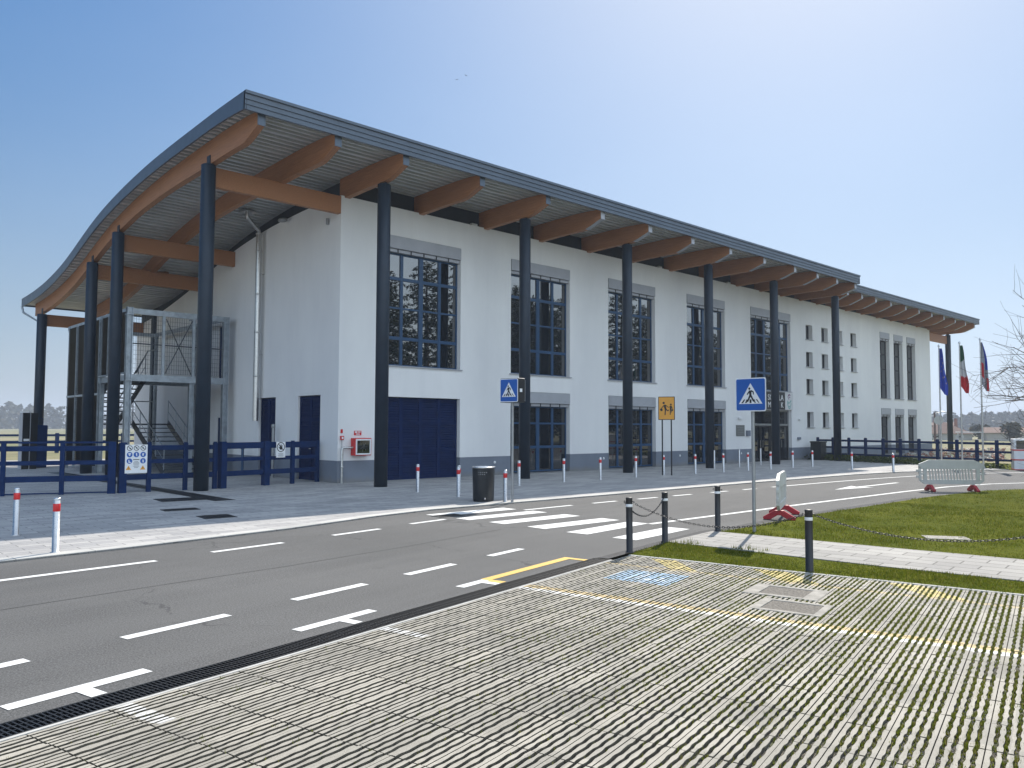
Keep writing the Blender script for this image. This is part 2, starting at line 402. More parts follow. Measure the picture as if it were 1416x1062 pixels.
def ribbon(b, pts, w, z, mi=0):
    pts = [Vector((p[0], p[1], 0)) for p in pts]
    L_, R_ = [], []
    for i, p in enumerate(pts):
        d = (pts[min(i + 1, len(pts) - 1)] - pts[max(i - 1, 0)]).normalized(); n = Vector((-d.y, d.x, 0))
        L_.append(p + n * w / 2); R_.append(p - n * w / 2)
    for i in range(len(pts) - 1):
        b.add([(R_[i].x, R_[i].y, z), (R_[i + 1].x, R_[i + 1].y, z), (L_[i + 1].x, L_[i + 1].y, z), (L_[i].x, L_[i].y, z)], [(0, 1, 2, 3)], mi)
TH = math.radians(13); CT, ST = math.cos(TH), math.sin(TH)
def uv(u, v): return (u * CT - v * ST, u * ST + v * CT)
def frame(o, ux, uy=(0, 0, 1)):
    ux = Vector(ux).normalized(); uy = Vector(uy).normalized(); n = ux.cross(uy)
    return (Vector(o), ux, uy, n)
def rrect(u0, v0, u1, v1, r, n=5):
    out = []
    for cx, cy, a0 in ((u1 - r, v0 + r, -PI / 2), (u1 - r, v1 - r, 0), (u0 + r, v1 - r, PI / 2), (u0 + r, v0 + r, PI)):
        for i in range(n + 1):
            a = a0 + PI / 2 * i / n; out.append((cx + r * math.cos(a), cy + r * math.sin(a)))
    return out
def circ(cx, cy, r, n=20): return [(cx + r * math.cos(2 * PI * i / n), cy + r * math.sin(2 * PI * i / n)) for i in range(n)]
def limb(p, q, w0, w1):
    p = Vector(p); q = Vector(q); d = (q - p).normalized(); n = Vector((-d.y, d.x))
    return [tuple(p + n * w0 / 2), tuple(p - n * w0 / 2), tuple(q - n * w1 / 2), tuple(q + n * w1 / 2)]
def ring(b, cx, cy, r0, r1, fr, d0, d1, mi, n=24, a0=0, a1=2 * PI):
    for i in range(n):
        a = a0 + (a1 - a0) * i / n; c = a0 + (a1 - a0) * (i + 1) / n
        b.prism([(cx + r0 * math.cos(a), cy + r0 * math.sin(a)), (cx + r1 * math.cos(a), cy + r1 * math.sin(a)),
                 (cx + r1 * math.cos(c), cy + r1 * math.sin(c)), (cx + r0 * math.cos(c), cy + r0 * math.sin(c))], fr, d0, d1, mi)

# ================================================================== GROUND
struct(sheet('ground', [(-1200, -1200), (1400, -1200), (1400, 1400), (-1200, 1400)], -.09, M['field']))
kerb_line = [uv(-30, 11.4), uv(0, 11.75), (2.34, 12.3), (4.1, 12.5), (6.74, 12.95), (9.0, 13.6), (10.6, 13.9), (13.2, 13.92), (24, 13.9), (31, 13.75), (34.5, 13.3),
             (37, 12.5), (40.2, 11.0), (43, 9.0), (47, 5.5), (55, -3), (70, -22)]
near_line = [(60, -30), (47, -12), (38, 0), (33, 4.6), (30, 6.2), (27.6, 7.2), (26, 7.8), (22.4, 8.05), (15.1, 7.98), (12.8, 7.78), (12.07, 7.86),
             (10.5, 7.64), (9.44, 7.42), (8.75, 7.26), uv(9.9, 5.32), uv(-30, 5.32)]
struct(sheet('road', kerb_line + near_line, 0, M['asphalt']))
# far carriageway behind the parking bays / behind the camera
struct(sheet('car_park_asphalt', [uv(-30, 5.02), uv(.4, 5.02), uv(.4, -1.0), uv(10.42, -1.0), uv(10.42, -40), uv(-30, -40)], -.004, M['farpaver']))
struct(sheet('plaza', kerb_line[:13] + [(42.5, 14.2), (44.6, 21.0), (44.6, 23), (13.4, 23), (13.4, 47), (-6, 49), (-30, 44)], .02, M['plaza'], .06))
b = MB()
ko = [Vector((x, y)) for x, y in kerb_line[:13]]
for i in range(len(ko) - 1):
    def off(k):
        d = (ko[min(k + 1, len(ko) - 1)] - ko[max(k - 1, 0)]).normalized(); return ko[k] + Vector((-d.y, d.x)) * .28
    p, q, r, s_ = ko[i], ko[i + 1], off(i + 1), off(i)
    b.add([(p.x, p.y, .03), (q.x, q.y, .03), (r.x, r.y, .026), (s_.x, s_.y, .026)], [(0, 1, 2, 3)])
    b.add([(p.x, p.y, -.05), (q.x, q.y, -.05), (q.x, q.y, .03), (p.x, p.y, .03)], [(0, 1, 2, 3)])
struct(b.build('kerb', M['kerb']))

# --- markings (4 mm sheets)
b = MB()
for x0, y0, x1, y1, w in ((10.0, 13.1, 12.15, 13.1, .44), (10.05, 12.2, 12.2, 12.2, .42), (10.12, 11.28, 12.22, 11.28, .43), (10.18, 10.29, 12.25, 10.29, .45),
                          (10.18, 9.3, 12.2, 9.57, .44), (10.24, 8.32, 12.08, 8.57, .45)):
    ribbon(b, [(x0, y0), (x1, y1)], w, .004)
struct(b.build('zebra_crossing_marking', M['paintw']))
b = MB()
for seg in ([(-12, 8.0), (1.0, 10.68), (2.06, 10.92), (3.89, 11.14)], [(4.74, 11.37), (5.94, 11.57)], [(6.95, 11.8), (8.0, 12.0)], [(8.84, 12.24), (9.77, 12.4)],
            [(12.17, 12.65), (13.74, 12.7)], [(14.48, 12.71), (15.36, 12.71)], [(16.19, 12.7), (16.97, 12.69)], [(17.66, 12.68), (18.47, 12.67)],
            [(19.4, 12.65), (20.2, 12.63)], [(21, 12.61), (21.7, 12.6)], [(22.6, 12.58), (26, 12.48), (29, 12.3), (32.5, 11.9), (35.5, 11.2), (38.5, 9.9), (41.5, 8), (46, 4)]):
    ribbon(b, seg, .12, .004)
struct(b.build('edge_line_marking', M['paintw']))
b = MB()
for u0, u1 in ((-4.6, -3.4), (-2.8, -1.6), (-.2, .9), (1.9, 3.1), (3.87, 4.91), (5.71, 6.75), (7.46, 8.39), (9.2, 10.01)):
    ribbon(b, [uv(u0, 6.58), uv(u1, 6.58)], .125, .004)
ribbon(b, [(12.19, 9.28), (18, 9.28), (24, 9.2), (27, 9.06), (29.5, 8.6), (32, 7.6), (35, 5.6), (39, 2)], .13, .004)
struct(b.build('centre_line_marking', M['paintw']))
b = MB()
for u0, u1, st in ((.1, 1.1, .58), (2.5, 3.48, 2.98), (4.88, 5.84, 5.39), (7.23, 7.735, 7.62)):
    ribbon(b, [uv(u0, 5.583), uv(u1, 5.583)], .125, .004)
    ribbon(b, [uv(st, 5.33), uv(st, 5.52)], .11, .0042)
struct(b.build('parking_bay_marking', M['paintw']))
b = MB()
ribbon(b, [uv(7.74, 5.6), uv(9.72, 5.6)], .13, .0046); ribbon(b, [uv(7.735, 5.33), uv(7.735, 5.535)], .11, .0046); ribbon(b, [uv(9.66, 5.3), uv(9.66, 5.535)], .11, .0046)
struct(b.build('disabled_bay_marking', M['painty']))
b = MB()
b.add([(23.1, 10.85, .004), (25, 10.5, .004), (24.75, 10.79, .004), (27.7, 10.79, .004), (27.7, 10.93, .004), (24.75, 10.93, .004), (25, 11.2, .004)], [(0, 1, 2, 3, 4, 5, 6)])
struct(b.build('lane_arrow_marking', M['paintw']))
# tar seam along the road edge beyond the grate
b = MB(); ribbon(b, [uv(9.95, 5.19), (9.5, 7.5), (10.6, 7.72), (12.0, 7.98), (13, 7.97), (15, 8.16), (22, 8.22)], .16, .0035)
struct(b.build('road_tar_seam', simple('tar_seam', (.035, .035, .037), .9, 0, .3, 6)))

# --- grass pavers: real wavy slabs over gravel (local x along the strips)
rnd = random.Random(3)
def paver_field():
    V_, F_ = [], []
    zt, zb = .0, -.045
    mod, um = .245, .49
    gaps = [.044, .096, .150, .202]; g = .0128
    ed = [.003]
    nrow = int(6.0 / mod)
    du = um / 18
    for r in range(nrow):
        vtop = 5.02 - r * mod
        ush = rnd.uniform(-.004, .004)
        cells = [(('j', 0), ('g', 0)), (('g', 0), ('g', 1)), (('g', 1), ('g', 2)), (('g', 2), ('g', 3)), (('g', 3), ('j', 1))]
        ph = [rnd.uniform(-.5, .5) for _ in range(4)]
        def edge(e, side, u):
            if e[0] == 'j': return .0034 if e[1] == 0 else mod - .0034
            k = e[1]
            c = gaps[k] + (.0034 if k % 2 else -.0034) * math.sin(2 * PI * (u - .42) / .1633 + .4)
            return c + (g if side else -g) + .0012 * math.sin(u * 71 + k * 3 + r)
        for a, c in cells:
            u = .42 + ush
            while u < 10.37:
                u1 = min(u + um - .009, 10.385); n = 18
                tilt = rnd.uniform(-.0025, .0025)
                o = len(V_)
                for i in range(n + 1):
                    uu = u + (u1 - u) * i / n
                    va = vtop - edge(a, True, uu); vb = vtop - edge(c, False, uu)
                    V_ += [(uu, va, zt + tilt), (uu, vb, zt + tilt), (uu, va, zb), (uu, vb, zb)]
                for i in range(n):
                    p = o + 4 * i; q = p + 4
                    F_ += [(p + 1, q + 1, q, p), (p, q, q + 2, p + 2), (q + 1, p + 1, p + 3, q + 3)]
                F_ += [(o, o + 2, o + 3, o + 1), (o + 4 * n + 1, o + 4 * n + 3, o + 4 * n + 2, o + 4 * n)]
                u += um
    return V_, F_
V_, F_ = paver_field()
# cut the two inspection covers out of the slabs
def in_cover(u, v): return (8.8 < u < 9.38 and 2.1 < v < 2.88) or (8.08 < u < 8.64 and 1.9 < v < 2.56)
F_ = [f for f in F_ if not in_cover(V_[f[0]][0], V_[f[0]][1])]
me = bpy.data.meshes.new('parking_area'); me.from_pydata(V_, [], F_); me.materials.append(M['paver']); me.materials.append(M['paverside'])
me.polygons.foreach_set('material_index', [0 if (abs(V_[f[0]][2]) < .01 and abs(V_[f[1]][2]) < .01 and abs(V_[f[2]][2]) < .01) else 1 for f in F_])
o = bpy.data.objects.new('parking_area', me); COL.objects.link(o); o.rotation_euler.z = TH; struct(o)
def sm(x): x = max(0., min(1., x)); return x * x * (3 - 2 * x)
def bedz(u, v):
    n = .5 + .5 * math.sin(u * 5.1 + 2 * math.sin(v * 3.3)) * math.sin(v * 4.3 + 1.7 * math.sin(u * 2.2))
    t = max(sm((u - 4.2) / 4) * sm((5.0 - v) / 2.2), sm((2.6 - v) / 2.4) * .85)
    return -.029 + .017 * t * (.55 + .45 * n) + .006 * n
b = MB(); nu, nv = 200, 120
gu = [.38 + (10.42 - .38) * i / nu for i in range(nu + 1)]; gv = [-1.02 + 6.07 * j / nv for j in range(nv + 1)]
b.v = [(x, y, bedz(x, y)) for x in gu for y in gv]
for i in range(nu):
    for j in range(nv):
        q = i * (nv + 1) + j; b.f.append((q, q + nv + 1, q + nv + 2, q + 1)); b.m.append(0); b.sm.append(True)
struct(b.build('parking_gravel_bed', M['soil'], rotz=TH))
b = MB().box((-12, 5.022, -.05), (9.9, 5.052, .003)).box((10.385, -14, -.05), (10.44, 5.02, .006)).box((-12, -1.06, -.05), (10.385, -1.02, .001)).box((.38, -1.02, -.05), (.418, 5.022, .001))
struct(b.build('parking_edge_strip', M['concrete'], rotz=TH))
# pebbles and weeds in the gaps
b = MB(); w = MB()
mod = .245; gp = [.044, .096, .150, .202]
for i in range(30000):
    u = rnd.uniform(.5, 10.3); r = rnd.randrange(24); k = rnd.randrange(4); v = 5.02 - r * mod - gp[k] + rnd.uniform(-.009, .009)
    if in_cover(u, v): continue
    near = 1 if (u < 7 and v < 3.4) else .45
    if rnd.random() > near: continue
    s_ = rnd.uniform(.0025, .0062); z = bedz(u, v) + rnd.uniform(0, .006)
    b.add([(u + s_, v, z), (u, v + s_, z), (u - s_, v, z), (u, v - s_, z), (u + rnd.uniform(-.002, .002), v, z + s_ * .9)], [(0, 1, 4), (1, 2, 4), (2, 3, 4), (3, 0, 4)])
struct(b.build('pebbles', M['pebble'], rotz=TH)); COL.objects['pebbles']['kind'] = 'stuff'
def tuft(b, x, y, z, h, n, spread, wd=.004):
    for _ in range(n):
        a = rnd.uniform(0, 2 * PI); px = x + rnd.gauss(0, spread); py = y + rnd.gauss(0, spread)
        hh = h * rnd.uniform(.5, 1.15); lx, ly = math.cos(a) * hh * rnd.uniform(.1, .7), math.sin(a) * hh * rnd.uniform(.1, .7)
        dx, dy = -math.sin(a) * wd, math.cos(a) * wd
        b.add([(px - dx, py - dy, z), (px + dx, py + dy, z), (px + lx, py + ly, z + hh)], [(0, 1, 2)])
for i in range(80000):
    u = rnd.uniform(.5, 10.36); r = rnd.randrange(24); k = rnd.randrange(4); v = 5.02 - r * mod - gp[k]
    if in_cover(u, v): continue
    dens = .05 + .75 * max(0, min(1, (u - 4.2) / 4)) * max(0, min(1, (4.6 - v) / 2.2)) + .12 * (v < 1.8)
    pat = .5 + .5 * math.sin(u * 1.7 + 1.3 * math.sin(v * 2.1)) * math.sin(v * 1.9 + u * .6)
    if rnd.random() < dens * (.35 + 1.1 * pat):
        tuft(w, u, v + rnd.uniform(-.007, .007), bedz(u, v), -bedz(u, v) + rnd.uniform(-.002, .018), 6, .009, .0038)
tag(w.build('weed_tufts', M['weed'], rotz=TH), kind='stuff')
# inspection covers in the parking pavers
def cover(name, label, u0, u1, v0, v1, e, grp):
    t = empty(name, label, 'cover', (*uv((u0 + u1) / 2, (v0 + v1) / 2), -.03), TH, grp)
    a, c = (u1 - u0) / 2, (v1 - v0) / 2
    f = MB()
    f.box((-a, -c, 0), (a, -c + e[1], .036)).box((-a, c - e[1], 0), (a, c, .036)).box((-a, -c + e[1], 0), (-a + e[0], c - e[1], .036)).box((a - e[0], -c + e[1], 0), (a, c - e[1], .036))
    f.build('surround', M['coverrim'], t, .004)
    p = MB().box((-a + e[0] + .006, -c + e[1] + .006, 0), (a - e[0] - .006, c - e[1] - .006, .03))
    p.build('plate', simple('cover_gravel_fill', (.14, .125, .105), .95, 0, .5, 40, .6), t)
cover('inspection_cover', 'oblong inspection cover in the pavers with wide pale ends, nearer the grass strip', 8.79, 9.39, 2.09, 2.89, (.075, .16), 'inspection covers in the parking pavers')
cover('inspection_cover', 'oblong inspection cover in the pavers with a thin pale rim, nearer the yellow bay line', 8.07, 8.65, 1.89, 2.57, (.07, .08), 'inspection covers in the parking pavers')

# drain channel with grate
t = empty('drain_channel', 'long black grated drain channel between the asphalt road and the pavers', 'drain', (*uv(3, 5.185), 0), TH)
b = MB()
U0, U1 = -6, 6.9
for v in (-.13, .118): b.box((U0, v, -.06), (U1, v + .012, .004))
b.box((U0, -.118, -.075), (U1, .118, -.06))
b.build('trough', M['castiron'], t)
b = MB(); u = U0 + .01
while u < U1:
    b.box((u, -.117, -.022), (u + .011, .117, .002)); u += .034
for v in (-.04, .03): b.box((U0, v, -.024), (U1, v + .01, -.0))
b.build('grate', M['black'], t)

# --- lawn, verge strip, path
lawn = [(12.15, 7.8), (12.8, 7.78), (15.1, 7.98), (22.4, 8.05), (26, 7.8), (27.6, 7.2), (30, 6.2), (33, 4.6), (38, 0), (47, -12), (40, -16), (15.5, -14), (13.6, -4), (12.9, 1.8), (12.42, 5.0)]
strip = [(9.06, 7.28), (10.4, 7.58), (10.5, 6.8), (10.55, 5.9), (10.68, 4.4), (10.92, 2.7), (11.9, -2.5), (13.9, -14), uv(10.44, -14), uv(10.44, -3), uv(10.44, 5.0)]
path = [(10.4, 7.6), (12.07, 7.86), (12.2, 7.0), (12.42, 5.0), (12.9, 1.8), (13.6, -4), (15.5, -14), (13.9, -14), (11.9, -2.5), (10.92, 2.7), (10.68, 4.4), (10.55, 5.9), (10.5, 6.8)]
struct(sheet('lawn', lawn, .008, M['turf'], .05)); struct(sheet('grass_strip', strip, .008, M['turf'], .05)); struct(sheet('path', path, .02, M['path'], .06))
def inside(p, poly):
    x, y = p; c = False; j = len(poly) - 1
    for i in range(len(poly)):
        xi, yi = poly[i]; xj, yj = poly[j]
        if (yi > y) != (yj > y) and x < (xj - xi) * (y - yi) / (yj - yi) + xi: c = not c
        j = i
    return c
b = MB()
def fill(poly, n, x0, x1, y0, y1, h):
    k = 0
    while k < n:
        x = rnd.uniform(x0, x1); y = rnd.uniform(y0, y1)
        if not inside((x, y), poly): continue
        k += 1
        cl = .5 + .5 * math.sin(x * 2.3 + math.sin(y * 3.1)) * math.sin(y * 1.9 + x)
        if rnd.random() < .45 + .55 * cl: tuft(b, x, y, .004, h * (.6 + .8 * cl), 4, .035, .005)
fill(strip, 6500, 9, 12, 0, 7.7, .03)
fill(lawn, 17000, 12, 20, -1, 8.1, .04)
fill(lawn, 9000, 19, 31, -2, 8.1, .05)
for _ in range(40):      # tall tufts by the post and along the borders
    x, y = rnd.choice([(10.38 + rnd.gauss(0, .12), 7.35 + rnd.gauss(0, .1)), (10.6 + rnd.gauss(0, .08), 6.35 + rnd.gauss(0, .25)), (12.45 + rnd.gauss(0, .1), 6.9 + rnd.gauss(0, .4))])
    tuft(b, x, y, .01, .075, 9, .03, .006)
tag(b.build('grass', M['blade']), kind='stuff')
t = sheet('cover_slab', [(-.33, -.2), (.33, -.2), (.33, .2), (-.33, .2)], .016, M['coverrim'], .03)
t.location = (14.3, 4.85, 0); t.rotation_euler.z = -1.0; tag(t, 'pale concrete slab sunk in the lawn below the sagging chain', 'cover slab')

# covers and slots in the paving
def flat_grate(name, label, cx, cy, w, h, rz, z, grp=None, n=14):
    t = empty(name, label, 'drain cover', (cx, cy, z), rz, grp)
    f = MB(); e = .035
    f.box((-w / 2, -h / 2, -.03), (w / 2, -h / 2 + e, .006)).box((-w / 2, h / 2 - e, -.03), (w / 2, h / 2, .006)).box((-w / 2, -h / 2 + e, -.03), (-w / 2 + e, h / 2 - e, .006)).box((w / 2 - e, -h / 2 + e, -.03), (w / 2, h / 2 - e, .006))
    f.build('rim', M['castiron'], t)
    p = MB().box((-w / 2 + e, -h / 2 + e, -.03), (w / 2 - e, h / 2 - e, .0))
    for i in range(n):
        x = -w / 2 + e + (w - 2 * e) * (i + .2) / n; p.box((x, -h / 2 + e + .01, 0), (x + (w - 2 * e) / n * .5, h / 2 - e - .01, .005))
    p.build('plate', M['black'], t)
flat_grate('drain_cover', 'largest dark drain cover on the paving, just in front of the corner column', 7.45, 19.8, 1.05, .85, -.1, .022, 'drain covers in the paving')
flat_grate('drain_cover', 'narrow dark drain cover on the paving, between the two others', 6.55, 17.4, .72, .42, -.1, .022, 'drain covers in the paving')
flat_grate('drain_cover', 'dark drain cover on the paving at the edge of the building shadow', 6.58, 15.6, .62, .62, -.1, .022, 'drain covers in the paving')
flat_grate('drain_cover', 'dark square road gully at the kerb end of the zebra crossing', 10.22, 12.87, .62, .36, 0, .004, 'drain covers in the paving')
b = MB()
for i in range(150):
    q = i / 150; y = 18.9 + q * 15.5; x = 8.0 + .3 * q
    b.box((x - .06, y, .018), (x + .06, y + .075, .027))
b.box((7.9, 18.85, .015), (8.42, 34.5, .022))
tag(b.build('slot_drain', M['black']), 'long thin slotted drain running under the blue fence to the stair tower', 'drain')
b = MB(); ribbon(b, [(-8, 7.6), (1.99, 9.23), (3.37, 9.42), (4.95, 9.6), (7.2, 10.0), (9.6, 10.55)], .012, .0028)
struct(b.build('road_seam', simple('asphalt_joint', (.045, .045, .045), .9, 0, .3, 6)))

# ================================================================== BUILDING
BL = empty('school_building', 'long white two-storey building with an overhanging wavy roof on timber beams', 'building', (13.25, 22.3, 0))
BL.location = (0, 0, 0)
YF, XG, XE = 22.3, 13.25, 63.4
TOPS = [(17.5, 10.19), (18.9, 10.18), (20.5, 10.17), (22.2, 10.12), (24, 10.06), (25.6, 9.98), (27, 9.87), (28.6, 9.7), (30.4, 9.44), (31.8, 9.16), (33.1, 8.84), (34.3, 8.53), (35.4, 8.28), (36.6, 8.07), (38.2, 7.86), (39.8, 7.73), (41.2, 7.66), (42.4, 7.63), (44, 7.62)]
def spl(tab, y):
    for i in range(len(tab) - 1):
        if y <= tab[i + 1][0] or i == len(tab) - 2:
            p0 = tab[max(i - 1, 0)]; p1 = tab[i]; p2 = tab[i + 1]; p3 = tab[min(i + 2, len(tab) - 1)]
            t = (y - p1[0]) / (p2[0] - p1[0]); h = p2[0] - p1[0]
            m1 = (p2[1] - p0[1]) / (p2[0] - p0[0]) * h; m2 = (p3[1] - p1[1]) / (p3[0] - p1[0]) * h
            return (2 * t**3 - 3 * t**2 + 1) * p1[1] + (t**3 - 2 * t**2 + t) * m1 + (-2 * t**3 + 3 * t**2) * p2[1] + (t**3 - t**2) * m2
ztop = lambda y: spl(TOPS, y)
thick = lambda y: .355 + .09 * math.exp(-max(0, y - 18.9) / 1.1)
zsof = lambda y: ztop(y) - thick(y) + .1          # underside of the corrugated sheet
WT = [(22.3, 9.23), (24.4, 9.22), (26.2, 9.14), (27.7, 9.03), (30.4, 8.68), (33, 8.12), (34.9, 7.67), (37.65, 7.17), (40, 6.85), (42, 6.7)]
zwall = lambda y: spl(WT, y)

# ---- openings on the front
ups = [(14.95, 18.22), (20.7, 24.0), (26.43, 29.75), (32.25, 35.57), (38.05, 42.33)]
holes = []
for i, (a, c) in enumerate(ups):
    holes.append((a, c, 3.84, 8.27))
    if 0 < i < 4: holes.append((a, c, .04, 3.18))
holes.append((14.95, 18.22, .0, 2.81)); holes.append((38.15, 42.33, .0, 2.81))
small = [(x, z0, z1) for x in (44.15, 46.1, 48.08, 50.03) for z0, z1 in ((7.0, 7.85), (5.4, 6.26), (3.81, 4.68), (1.86, 2.76))]
for x, z0, z1 in small: holes.append((x, x + .82, z0, z1))
tall = [(54.46, 56.02), (56.74, 58.28), (59.0, 60.56)]
for a, c in tall: holes.append((a, c, 3.83, 8.31)); holes.append((a, c, .1, 3.18))
def wall_faces(b, xs, zs, hs, pos, reveal, mi=0, flip=False, open_z=(.72, .7199, 0, 2.15e9)):
    """pos(a,z,d) -> point; rectangles not in holes; reveals of given depth"""
    xs = sorted(set(xs + [h[0] for h in hs] + [h[1] for h in hs])); zs = sorted(set(zs + [h[2] for h in hs] + [h[3] for h in hs]))
    vid = {}
    def P(a, z, d):
        k = (round(a, 4), round(z, 4), d)
        if k not in vid: vid[k] = len(b.v); b.v.append(tuple(pos(a, z, d)))
        return vid[k]
    def face(*q):
        b.f.append(tuple(reversed(q)) if flip else q); b.m.append(mi); b.sm.append(False)
    for i in range(len(xs) - 1):
        for j in range(len(zs) - 1):
            cx, cz = (xs[i] + xs[i + 1]) / 2, (zs[j] + zs[j + 1]) / 2
            if any(h[0] < cx < h[1] and h[2] < cz < h[3] for h in hs): continue
            face(P(xs[i], zs[j], 0), P(xs[i + 1], zs[j], 0), P(xs[i + 1], zs[j + 1], 0), P(xs[i], zs[j + 1], 0))
    for a, c, z0, z1 in hs:
        for (p, q) in (((a, z0), (a, z1)), ((a, z1), (c, z1)), ((c, z1), (c, z0)), ((c, z0), (a, z0))):
            if p[1] == q[1] and p[1] in open_z: continue
            o = len(b.v); b.v += [tuple(pos(*p, 0)), tuple(pos(*q, 0)), tuple(pos(*q, reveal)), tuple(pos(*p, reveal))]
            face(o, o + 1, o + 2, o + 3)
b = MB()
wall_faces(b, [XG, XE], [.72, 9.23], [(a, c, max(z0, .72), z1) for a, c, z0, z1 in holes if z1 > .73], lambda a, z, d: (a, YF + d, z), .3)
# gable wall with curved head
gh = [(23.42, 24.92, .72, 2.84), (26.56, 27.85, .72, 2.84), (30.6, 31.6, .72, 2.15), (30.6, 31.6, 3.68, 5.8)]
wall_faces(b, [YF, 41.4], [.72, 6.0], gh, lambda a, z, d: (XG + d, a, z), .12, flip=True)
ys = [YF + (41.4 - YF) * i / 40 for i in range(41)]
for i in range(40):
    b.quad((XG, ys[i + 1], 6.0), (XG, ys[i], 6.0), (XG, ys[i], zwall(ys[i])), (XG, ys[i + 1], zwall(ys[i + 1])))
    b.quad((XG, ys[i], zwall(ys[i])), (XG + .5, ys[i], zwall(ys[i])), (XG + .5, ys[i + 1], zwall(ys[i + 1])), (XG, ys[i + 1], zwall(ys[i + 1])))
b.quad((XG, YF, 9.23), (XE, YF, 9.23), (XE, YF + .5, 9.23), (XG, YF + .5, 9.23))
b.quad((XE, YF, 0), (XE, 41.4, 0), (XE, 41.4, 9.2), (XE, YF, 9.23)); b.quad((XE, 41.4, 0), (XG, 41.4, 0), (XG, 41.4, 6.8), (XE, 41.4, 6.8))
b.build('wall', M['plaster'], BL)
b = MB()
wall_faces(b, [XG - .006, XE + .004], [0, .72], [(a, c, z0, .7199) for a, c, z0, z1 in holes if z0 < .7], lambda a, z, d: (a, YF - .006 + d, z), .3)
wall_faces(b, [YF - .006, 41.4], [0, .72], [(a, c, 0, .7199) for a, c, z0, z1 in gh if z0 == .72], lambda a, z, d: (XG - .006 + d, a, z), .13, flip=True)
b.build('plinth', M['plinth'], BL)
# dark recessed band above the wall up to the soffit
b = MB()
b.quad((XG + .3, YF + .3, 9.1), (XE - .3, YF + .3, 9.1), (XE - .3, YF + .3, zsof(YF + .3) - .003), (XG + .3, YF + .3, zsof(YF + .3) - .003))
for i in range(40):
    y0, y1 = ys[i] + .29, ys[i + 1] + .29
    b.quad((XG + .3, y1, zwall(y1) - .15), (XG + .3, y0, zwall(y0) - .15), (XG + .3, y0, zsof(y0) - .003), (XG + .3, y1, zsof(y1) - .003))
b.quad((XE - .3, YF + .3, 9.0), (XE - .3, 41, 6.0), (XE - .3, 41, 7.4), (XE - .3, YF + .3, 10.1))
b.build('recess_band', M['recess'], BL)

# ---- roof: two lengths, the farther one with a shorter overhang
def roof(x0, x1, yf):
    r = MB(); Y = [yf + (42.4 - yf) * i / 60 for i in range(61)]
    for i in range(60):
        a, c = Y[i], Y[i + 1]
        r.add([(x0, a, ztop(a)), (x1, a, ztop(a)), (x1, c, ztop(c)), (x0, c, ztop(c))], [(0, 1, 2, 3)], 0, True)
    R = r.build('roof', M['rooftop'], BL)
    f = MB()
    for x, s in ((x0, -1), (x1, 1)):
        for i in range(60):
            a, c = Y[i], Y[i + 1]
            for d in (0, -s * .05):
                q = [(x + d, a, ztop(a) + .03), (x + d, c, ztop(c) + .03), (x + d, c, ztop(c) - thick(c)), (x + d, a, ztop(a) - thick(a))]
                f.add(q, [(0, 1, 2, 3) if (s > 0) == (d != 0) else (3, 2, 1, 0)])
            f.quad((x, a, ztop(a) - thick(a)), (x, c, ztop(c) - thick(c)), (x - s * .05, c, ztop(c) - thick(c)), (x - s * .05, a, ztop(a) - thick(a)))
            f.quad((x, a, ztop(a) + .03), (x - s * .12, a, ztop(a) + .034), (x - s * .12, c, ztop(c) + .034), (x, c, ztop(c) + .03))
    # stepped gutter front: profile in (y,z)
    zt, th = ztop(yf), thick(yf)
    pr = [(.06, zt + .03), (-.045, zt + .03), (-.045, zt - .045), (.0, zt - .05), (.0, zt - .17), (-.018, zt - .175), (-.018, zt - .19), (.012, zt - .195), (.012, zt - .30), (-.006, zt - .305), (-.006, zt - .32), (.02, zt - .325), (.02, zt - th), (.09, zt - th)]
    for i in range(len(pr) - 1):
        (ya, za), (yb, zb) = pr[i], pr[i + 1]
        f.quad((x0, yf + yb, zb), (x1, yf + yb, zb), (x1, yf + ya, za), (x0, yf + ya, za))
    for x in (x0, x1):
        f.add([(x, yf + p[0], p[1]) for p in pr], [tuple(range(len(pr)))])
    yb = 42.4
    f.quad((x1, yb, ztop(yb) + .03), (x0, yb, ztop(yb) + .03), (x0, yb, ztop(yb) - .32), (x1, yb, ztop(yb) - .32))
    f.build('fascia', M['fascia'], R)
    # corrugated underside, ribs along x
    c_ = MB(); y = yf + .05; pts = []
    k = 0
    while y < 42.35:
        w = .27
        for dy, dz in ((0, 0), (.085, 0), (.092, .09), (.263, .09)):
            yy = y + dy; pts.append((yy, zsof(yy) + dz))
        y += w; k += 1
        if k % 5 == 0:
            pts.append((y, zsof(y))); y += .07; pts.append((y, zsof(y)))
    for i in range(len(pts) - 1):
        (a, za), (d, zd) = pts[i], pts[i + 1]
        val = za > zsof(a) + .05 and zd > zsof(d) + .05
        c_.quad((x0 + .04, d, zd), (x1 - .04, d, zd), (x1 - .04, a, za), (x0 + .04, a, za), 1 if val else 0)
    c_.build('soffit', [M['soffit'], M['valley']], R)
roof(8.45, 43.72, 18.9)
roof(43.74, 67.75, 20.22)

